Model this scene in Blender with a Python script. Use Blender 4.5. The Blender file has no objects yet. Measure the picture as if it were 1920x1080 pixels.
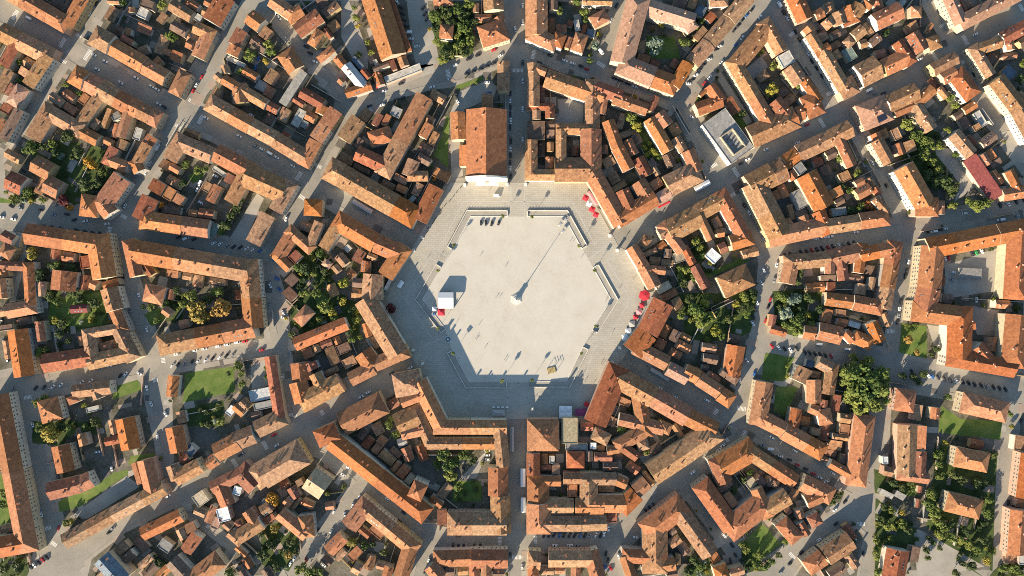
import bpy, bmesh, math, random
from mathutils import Vector, Matrix

scene = bpy.context.scene
COL = scene.collection
rnd = random.Random(7)

# ---------------------------------------------------------------- camera
CAM_H = 540.0          # metres above the square
S = 0.42               # metres on the ground per photograph pixel
cam = bpy.data.cameras.new("camera")
cam.sensor_width = 36.0
cam.lens = 36.0 * CAM_H / (1920 * S)
cam.clip_start = 1.0
cam.clip_end = 9000.0
cam_o = bpy.data.objects.new("camera", cam)
cam_o.location = (0, 0, CAM_H)
COL.objects.link(cam_o)
scene.camera = cam_o

# ---------------------------------------------------------------- sky and sun
SUN_EL, SUN_AZ = math.radians(17.0), math.radians(213.4)
w = bpy.data.worlds.new("World"); scene.world = w; w.use_nodes = True
wn = w.node_tree.nodes; wl = w.node_tree.links
for n in list(wn): wn.remove(n)
sky = wn.new("ShaderNodeTexSky"); sky.sky_type = 'NISHITA'; sky.sun_disc = False
sky.sun_elevation = SUN_EL; sky.sun_rotation = SUN_AZ; sky.altitude = 100; sky.ozone_density = 3.2; sky.dust_density = 0.4; sky.air_density = 1.4
bg = wn.new("ShaderNodeBackground"); bg.inputs['Strength'].default_value = 0.074
wo = wn.new("ShaderNodeOutputWorld")
wl.new(sky.outputs[0], bg.inputs[0]); wl.new(bg.outputs[0], wo.inputs[0])
sl = bpy.data.lights.new("sun", 'SUN'); sl.energy = 5.0; sl.angle = math.radians(0.4); sl.color = (1.0, 0.85, 0.64)
so = bpy.data.objects.new("sun", sl); COL.objects.link(so)
sd = Vector((math.sin(SUN_AZ) * math.cos(SUN_EL), math.cos(SUN_AZ) * math.cos(SUN_EL), math.sin(SUN_EL)))
so.rotation_euler = sd.to_track_quat('Z', 'Y').to_euler(); so.location = sd * 900
scene.view_settings.view_transform = 'Standard'; scene.view_settings.look = 'None'
scene.view_settings.gamma = 1.0; scene.view_settings.use_curve_mapping = False
scene.view_settings.exposure = 1.7
scene.cycles.filter_width = 0.95
scene.cycles.use_denoising = False
scene.cycles.max_bounces = 6

# ---------------------------------------------------------------- helpers
def G(u, v, h=0.0):
    """photograph pixel seen at height h -> metres"""
    f = S * (CAM_H - h) / CAM_H
    return ((u - 960) * f, (540 - v) * f)

def link(name, data, parent=None, loc=(0, 0, 0), rz=0.0):
    o = bpy.data.objects.new(name, data)
    o.location = loc; o.rotation_euler = (0, 0, rz)
    if parent: o.parent = parent
    COL.objects.link(o)
    return o

def tag(o, label=None, cat=None, group=None, kind=None):
    if label: o['label'] = label
    if cat: o['category'] = cat
    if group: o['group'] = group
    if kind: o['kind'] = kind
    return o

def mesh(name, verts, faces, mats, mi=None, smooth=False):
    me = bpy.data.meshes.new(name)
    me.from_pydata(verts, [], faces)
    for m in (mats if isinstance(mats, (list, tuple)) else [mats]): me.materials.append(m)
    if mi: me.polygons.foreach_set('material_index', mi)
    if smooth: me.polygons.foreach_set('use_smooth', [True] * len(faces))
    me.update()
    return me

class MB:
    """collects shapes into one mesh"""
    def __init__(s): s.v = []; s.f = []; s.m = []
    def add(s, v, f, m=0):
        o = len(s.v); s.v += [tuple(x) for x in v]; s.f += [tuple(i + o for i in q) for q in f]; s.m += [m] * len(f)
    def box(s, x0, x1, y0, y1, z0, z1, m=0, t=0.0):
        s.add([(x0, y0, z0), (x1, y0, z0), (x1, y1, z0), (x0, y1, z0), (x0 + t, y0 + t, z1), (x1 - t, y0 + t, z1), (x1 - t, y1 - t, z1), (x0 + t, y1 - t, z1)],
              [(3, 2, 1, 0), (4, 5, 6, 7), (0, 1, 5, 4), (1, 2, 6, 5), (2, 3, 7, 6), (3, 0, 4, 7)], m)
    def lathe(s, prof, n=12, m=0, cx=0, cy=0, a0=0.0):
        v = []; f = []
        for r, z in prof:
            for k in range(n):
                a = a0 + 2 * math.pi * k / n
                v.append((cx + r * math.cos(a), cy + r * math.sin(a), z))
        for i in range(len(prof) - 1):
            for k in range(n):
                f.append((i * n + k, i * n + (k + 1) % n, (i + 1) * n + (k + 1) % n, (i + 1) * n + k))
        f.append(tuple(range(n - 1, -1, -1))); f.append(tuple(range((len(prof) - 1) * n, len(prof) * n)))
        s.add(v, f, m)
    def tube(s, a, b, r0, r1=None, n=6, m=0):
        r1 = r0 if r1 is None else r1
        a = Vector(a); b = Vector(b); q = (b - a).to_track_quat('Z', 'Y')
        v = []
        for p, r in ((a, r0), (b, r1)):
            for k in range(n):
                t = 2 * math.pi * k / n
                v.append(p + q @ Vector((r * math.cos(t), r * math.sin(t), 0)))
        f = [(k, (k + 1) % n, n + (k + 1) % n, n + k) for k in range(n)] + [tuple(range(n - 1, -1, -1)), tuple(range(n, 2 * n))]
        s.add(v, f, m)
    def mesh(s, name, mats, smooth=False): return mesh(name, s.v, s.f, mats, s.m, smooth)

def poly_area(P): return 0.5 * sum(P[i][0] * P[(i + 1) % len(P)][1] - P[(i + 1) % len(P)][0] * P[i][1] for i in range(len(P)))
def inpoly(x, y, P):
    c = False; j = len(P) - 1
    for i in range(len(P)):
        xi, yi = P[i]; xj, yj = P[j]
        if (yi > y) != (yj > y) and x < (xj - xi) * (y - yi) / (yj - yi) + xi: c = not c
        j = i
    return c
def prism(mb, P, z0, z1, m=0):
    if poly_area(P) < 0: P = P[::-1]
    n = len(P)
    mb.add([(x, y, z0) for x, y in P] + [(x, y, z1) for x, y in P],
           [tuple(range(n, 2 * n))] + [(i, (i + 1) % n, n + (i + 1) % n, n + i) for i in range(n)], m)
def sheet(name, P, z, mat, kind='structure'):
    if poly_area(P) < 0: P = P[::-1]
    o = link(name, mesh(name, [(x, y, z) for x, y in P], [tuple(range(len(P)))], mat))
    o['kind'] = kind
    return o

# ---------------------------------------------------------------- materials
def nodes(name, rough=0.9):
    m = bpy.data.materials.new(name); m.use_nodes = True
    nt = m.node_tree; b = nt.nodes['Principled BSDF']; b.inputs['Roughness'].default_value = rough
    b.inputs['Specular IOR Level'].default_value = 0.25
    return m, nt, b
def plain(name, c, rough=0.7, metal=0.0):
    m, nt, b = nodes(name, rough)
    N = nt.nodes.new; L = nt.links.new
    tc = N("ShaderNodeTexCoord"); no = N("ShaderNodeTexNoise"); no.inputs['Scale'].default_value = 1.5
    no.inputs['Detail'].default_value = 4
    L(tc.outputs['Object'], no.inputs['Vector'])
    hs = N("ShaderNodeHueSaturation"); hs.inputs['Color'].default_value = (*c, 1)
    mr = N("ShaderNodeMapRange"); mr.inputs['To Min'].default_value = 0.8; mr.inputs['To Max'].default_value = 1.2
    L(no.outputs['Fac'], mr.inputs['Value']); L(mr.outputs[0], hs.inputs['Value'])
    L(hs.outputs[0], b.inputs['Base Color']); b.inputs['Metallic'].default_value = metal
    return m
def ramp(nt, stops):
    r = nt.nodes.new("ShaderNodeValToRGB"); e = r.color_ramp.elements
    while len(e) < len(stops): e.new(0.5)
    for i, (p, c) in enumerate(stops): e[i].position = p; e[i].color = (*c, 1)
    return r
def mix(nt, a, b, fac, mode='MIX'):
    n = nt.nodes.new("ShaderNodeMixRGB"); n.blend_type = mode
    for s, i in ((fac, 0), (a, 1), (b, 2)):
        if isinstance(s, (int, float)): n.inputs[i].default_value = s
        elif isinstance(s, tuple): n.inputs[i].default_value = (*s, 1)
        else: nt.links.new(s, n.inputs[i])
    return n.outputs[0]
def noise(nt, vec, scale, detail=5, rough=0.6):
    n = nt.nodes.new("ShaderNodeTexNoise"); n.inputs['Scale'].default_value = scale
    n.inputs['Detail'].default_value = detail; n.inputs['Roughness'].default_value = rough
    nt.links.new(vec, n.inputs['Vector']); return n.outputs['Fac']

def tile_mat(name, dark, mid, light, grain=1.0):
    """weathered clay pantiles: patches, single odd tiles, courses down the slope"""
    m, nt, b = nodes(name, 0.85)
    N = nt.nodes.new; L = nt.links.new
    tc = N("ShaderNodeTexCoord"); oi = N("ShaderNodeObjectInfo")
    off = N("ShaderNodeVectorMath"); off.operation = 'ADD'
    sc = N("ShaderNodeVectorMath"); sc.operation = 'SCALE'; sc.inputs[0].default_value = (97, 53, 31)
    L(oi.outputs['Random'], sc.inputs['Scale']); L(tc.outputs['Object'], off.inputs[0]); L(sc.outputs[0], off.inputs[1])
    V = off.outputs[0]
    big = noise(nt, V, 0.33, 4, 0.7)
    fine = noise(nt, V, 0.95, 5, 0.8)
    vo = N("ShaderNodeTexVoronoi"); vo.inputs['Scale'].default_value = 0.8; L(V, vo.inputs['Vector'])
    add = N("ShaderNodeMath"); add.operation = 'MULTIPLY_ADD'; add.inputs[1].default_value = 0.5 * grain
    L(fine, add.inputs[0])
    m2 = N("ShaderNodeMath"); m2.operation = 'MULTIPLY_ADD'; m2.inputs[1].default_value = 0.75; m2.inputs[2].default_value = -0.12 - 0.25 * (grain - 1)
    L(big, m2.inputs[0]); L(m2.outputs[0], add.inputs[2])
    r = ramp(nt, [(0.30, dark), (0.5, mid), (0.72, light)])
    L(add.outputs[0], r.inputs['Fac'])
    sep = N("ShaderNodeSeparateColor"); L(vo.outputs['Color'], sep.inputs[0])
    hs = N("ShaderNodeHueSaturation")
    mv = N("ShaderNodeMapRange"); mv.inputs['To Min'].default_value = 0.8; mv.inputs['To Max'].default_value = 1.2
    L(sep.outputs[0], mv.inputs['Value']); L(mv.outputs[0], hs.inputs['Value'])
    L(r.outputs[0], hs.inputs['Color'])
    h2 = N("ShaderNodeHueSaturation")
    a = N("ShaderNodeMapRange"); a.inputs['To Min'].default_value = 0.4935; a.inputs['To Max'].default_value = 0.504
    c = N("ShaderNodeMapRange"); c.inputs['To Min'].default_value = 0.8; c.inputs['To Max'].default_value = 1.22
    L(oi.outputs['Random'], a.inputs['Value'])
    wn_ = N("ShaderNodeTexWhiteNoise"); wn_.noise_dimensions = '1D'; L(oi.outputs['Random'], wn_.inputs['W']); L(wn_.outputs['Value'], c.inputs['Value'])
    w2_ = N("ShaderNodeTexWhiteNoise"); w2_.noise_dimensions = '2D'; L(oi.outputs['Location'], w2_.inputs['Vector'])
    sa = N("ShaderNodeMapRange"); sa.inputs['To Min'].default_value = 0.92; sa.inputs['To Max'].default_value = 1.08
    L(w2_.outputs['Value'], sa.inputs['Value']); L(sa.outputs[0], h2.inputs['Saturation'])
    L(a.outputs[0], h2.inputs['Hue']); L(c.outputs[0], h2.inputs['Value']); L(hs.outputs[0], h2.inputs['Color'])
    # lichen and soot patches
    st = noise(nt, V, 0.45, 3, 0.5)
    sr = ramp(nt, [(0.60, (0, 0, 0)), (0.75, (0.55, 0.55, 0.55))]); L(st, sr.inputs['Fac'])
    out = mix(nt, h2.outputs[0], tuple(x * 0.55 for x in dark), sr.outputs[0])
    L(out, b.inputs['Base Color'])
    wv = N("ShaderNodeTexWave"); wv.inputs['Scale'].default_value = 1.0; wv.inputs['Distortion'].default_value = 0.6; wv.bands_direction = 'X'
    L(tc.outputs['Object'], wv.inputs['Vector'])
    bm = N("ShaderNodeBump"); bm.inputs['Strength'].default_value = 0.5; bm.inputs['Distance'].default_value = 0.012
    ad = N("ShaderNodeMath"); ad.operation = 'ADD'; L(wv.outputs['Fac'], ad.inputs[0]); L(fine, ad.inputs[1])
    L(ad.outputs[0], bm.inputs['Height']); L(bm.outputs[0], b.inputs['Normal'])
    return m

ROOF = {
    'o': tile_mat('orange_clay_tiles', (0.17, 0.072, 0.036), (0.275, 0.118, 0.054), (0.335, 0.165, 0.085), 0.85),
    'O': tile_mat('bright_orange_tiles', (0.18, 0.068, 0.028), (0.27, 0.10, 0.039), (0.32, 0.135, 0.06), 0.6),
    't': tile_mat('weathered_tan_tiles', (0.115, 0.064, 0.036), (0.245, 0.132, 0.068), (0.345, 0.215, 0.12), 1.25),
    'r': tile_mat('red_brown_tiles', (0.12, 0.046, 0.026), (0.205, 0.074, 0.038), (0.27, 0.12, 0.065)),
    'R': tile_mat('dull_red_sheet', (0.13, 0.032, 0.026), (0.18, 0.04, 0.032), (0.21, 0.055, 0.044), 0.4),
    'b': tile_mat('dark_brown_tiles', (0.075, 0.047, 0.034), (0.12, 0.074, 0.052), (0.17, 0.11, 0.077)),
    'p': tile_mat('faded_pink_tiles', (0.22, 0.125, 0.088), (0.275, 0.158, 0.11), (0.32, 0.195, 0.14), 0.5),
    'k': tile_mat('beige_sheet', (0.25, 0.195, 0.13), (0.30, 0.245, 0.165), (0.34, 0.28, 0.2), 0.4),
    'w': tile_mat('pale_concrete', (0.22, 0.205, 0.18), (0.31, 0.29, 0.255), (0.38, 0.36, 0.32), 0.6),
    'W': tile_mat('white_sheet', (0.38, 0.385, 0.385), (0.46, 0.465, 0.46), (0.52, 0.52, 0.51), 0.4),
    'g': tile_mat('grey_roofing', (0.15, 0.145, 0.135), (0.205, 0.196, 0.182), (0.25, 0.24, 0.225), 0.5),
    'G': tile_mat('grey_green_sheet', (0.10, 0.125, 0.105), (0.14, 0.17, 0.145), (0.17, 0.2, 0.175), 0.4),
    'B': tile_mat('slate_blue_sheet', (0.065, 0.08, 0.10), (0.09, 0.115, 0.145), (0.12, 0.15, 0.185), 0.5),
}
ROOFWORD = {'o': 'orange', 'O': 'bright-orange', 't': 'tan', 'r': 'red-brown', 'R': 'dull-red', 'b': 'dark-brown', 'p': 'pink', 'k': 'beige',
            'w': 'pale-grey', 'W': 'white', 'g': 'grey', 'G': 'grey-green', 'B': 'slate-blue'}
def plaster(name, c):
    m, nt, b = nodes(name, 0.9)
    N = nt.nodes.new; L = nt.links.new
    tc = N("ShaderNodeTexCoord")
    f = noise(nt, tc.outputs['Object'], 0.5, 5, 0.65)
    r = ramp(nt, [(0.3, tuple(x * 0.72 for x in c)), (0.55, c), (0.8, tuple(min(0.85, x * 1.1) for x in c))])
    L(f, r.inputs['Fac']); L(r.outputs[0], b.inputs['Base Color'])
    return m
WALLS = [plaster('cream_plaster', (0.43, 0.36, 0.25)), plaster('white_plaster', (0.48, 0.45, 0.39)), plaster('ochre_plaster', (0.42, 0.31, 0.16)),
         plaster('pink_plaster', (0.42, 0.28, 0.21)), plaster('sand_plaster', (0.38, 0.31, 0.23)), plaster('grey_plaster', (0.32, 0.30, 0.27))]
STONE = plaster('pale_stone', (0.6, 0.57, 0.5))
CHIM = plaster('chimney_plaster', (0.52, 0.46, 0.4))
DARK = plain('dark_glass', (0.025, 0.03, 0.035), 0.15)
FRAME = plain('window_frame_paint', (0.45, 0.42, 0.37), 0.6)
METAL = plain('dark_metal', (0.05, 0.05, 0.05), 0.4, 0.6)
WHITE = plain('white_paint', (0.72, 0.71, 0.68), 0.5)
WOOD = plain('dark_wood', (0.10, 0.065, 0.04), 0.8)
BARK = plain('bark', (0.09, 0.065, 0.045), 0.95)

def ground_mat(name, cols, s1, s2, bump=0.1, rough=0.95, lines=None):
    m, nt, b = nodes(name, rough)
    N = nt.nodes.new; L = nt.links.new
    g = N("ShaderNodeNewGeometry"); V = g.outputs['Position']
    f1 = noise(nt, V, s1, 6, 0.62); f2 = noise(nt, V, s2, 4, 0.7)
    ad = N("ShaderNodeMath"); ad.operation = 'MULTIPLY_ADD'; ad.inputs[1].default_value = 0.4
    L(f2, ad.inputs[0])
    mu = N("ShaderNodeMath"); mu.operation = 'MULTIPLY'; mu.inputs[1].default_value = 0.6; L(f1, mu.inputs[0]); L(mu.outputs[0], ad.inputs[2])
    k = len(cols)
    r = ramp(nt, [(0.32 + 0.36 * i / (k - 1), c) for i, c in enumerate(cols)])
    L(ad.outputs[0], r.inputs['Fac'])
    out = r.outputs[0]
    if lines:
        br = N("ShaderNodeTexBrick"); br.inputs['Scale'].default_value = lines; br.inputs['Mortar Size'].default_value = 0.015
        br.inputs['Color1'].default_value = (1, 1, 1, 1); br.inputs['Color2'].default_value = (0.9, 0.9, 0.9, 1); br.inputs['Mortar'].default_value = (0.72, 0.70, 0.67, 1)
        L(V, br.inputs['Vector'])
        out = mix(nt, out, br.outputs['Color'], 1.0, 'MULTIPLY')
    L(out, b.inputs['Base Color'])
    bm = N("ShaderNodeBump"); bm.inputs['Strength'].default_value = bump; bm.inputs['Distance'].default_value = 0.08
    L(f2, bm.inputs['Height']); L(bm.outputs[0], b.inputs['Normal'])
    return m
ASPH = ground_mat('street_asphalt', [(0.165, 0.15, 0.126), (0.235, 0.212, 0.176), (0.285, 0.257, 0.213)], 0.05, 0.8)
PAVE = ground_mat('pavement', [(0.20, 0.178, 0.145), (0.265, 0.235, 0.192), (0.32, 0.285, 0.235)], 0.1, 1.0)
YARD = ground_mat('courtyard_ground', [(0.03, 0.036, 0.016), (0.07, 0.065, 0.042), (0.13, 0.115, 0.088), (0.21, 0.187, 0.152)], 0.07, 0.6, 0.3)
LAWN = ground_mat('lawn_grass', [(0.045, 0.075, 0.015), (0.075, 0.12, 0.022), (0.115, 0.15, 0.035), (0.17, 0.16, 0.06)], 0.12, 1.2, 0.4)
GRAV = ground_mat('gravel', [(0.22, 0.2, 0.165), (0.29, 0.262, 0.22), (0.35, 0.32, 0.27)], 0.08, 1.0)
TILES = ground_mat('terrace_tiles', [(0.22, 0.17, 0.13), (0.28, 0.21, 0.165), (0.33, 0.26, 0.2)], 0.1, 1.0)
DGRAV = ground_mat('dark_yard', [(0.07, 0.065, 0.056), (0.11, 0.1, 0.085), (0.16, 0.145, 0.122)], 0.08, 1.0)
UNDER = ground_mat('undergrowth', [(0.018, 0.03, 0.009), (0.035, 0.055, 0.014), (0.06, 0.082, 0.022), (0.085, 0.10, 0.03)], 0.12, 0.9, 0.5)
FIELD = ground_mat('field', [(0.06, 0.07, 0.03), (0.1, 0.1, 0.05), (0.14, 0.12, 0.07)], 0.01, 0.1)
PLAZA = ground_mat('plaza_paving', [(0.295, 0.268, 0.22), (0.36, 0.33, 0.275), (0.41, 0.378, 0.315)], 0.045, 0.5, 0.05, 0.9, 0.16)
SAND = ground_mat('plaza_gravel', [(0.355, 0.32, 0.262), (0.415, 0.38, 0.318), (0.44, 0.405, 0.342), (0.455, 0.42, 0.358), (0.48, 0.45, 0.392)], 0.06, 0.5, 0.05)
STRIP = ground_mat('stone_strip', [(0.31, 0.29, 0.25), (0.37, 0.35, 0.30), (0.41, 0.39, 0.34)], 0.1, 1.0)
MARK = ground_mat('road_paint', [(0.42, 0.40, 0.36), (0.62, 0.60, 0.55), (0.72, 0.7, 0.65)], 0.4, 3.0)

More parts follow.
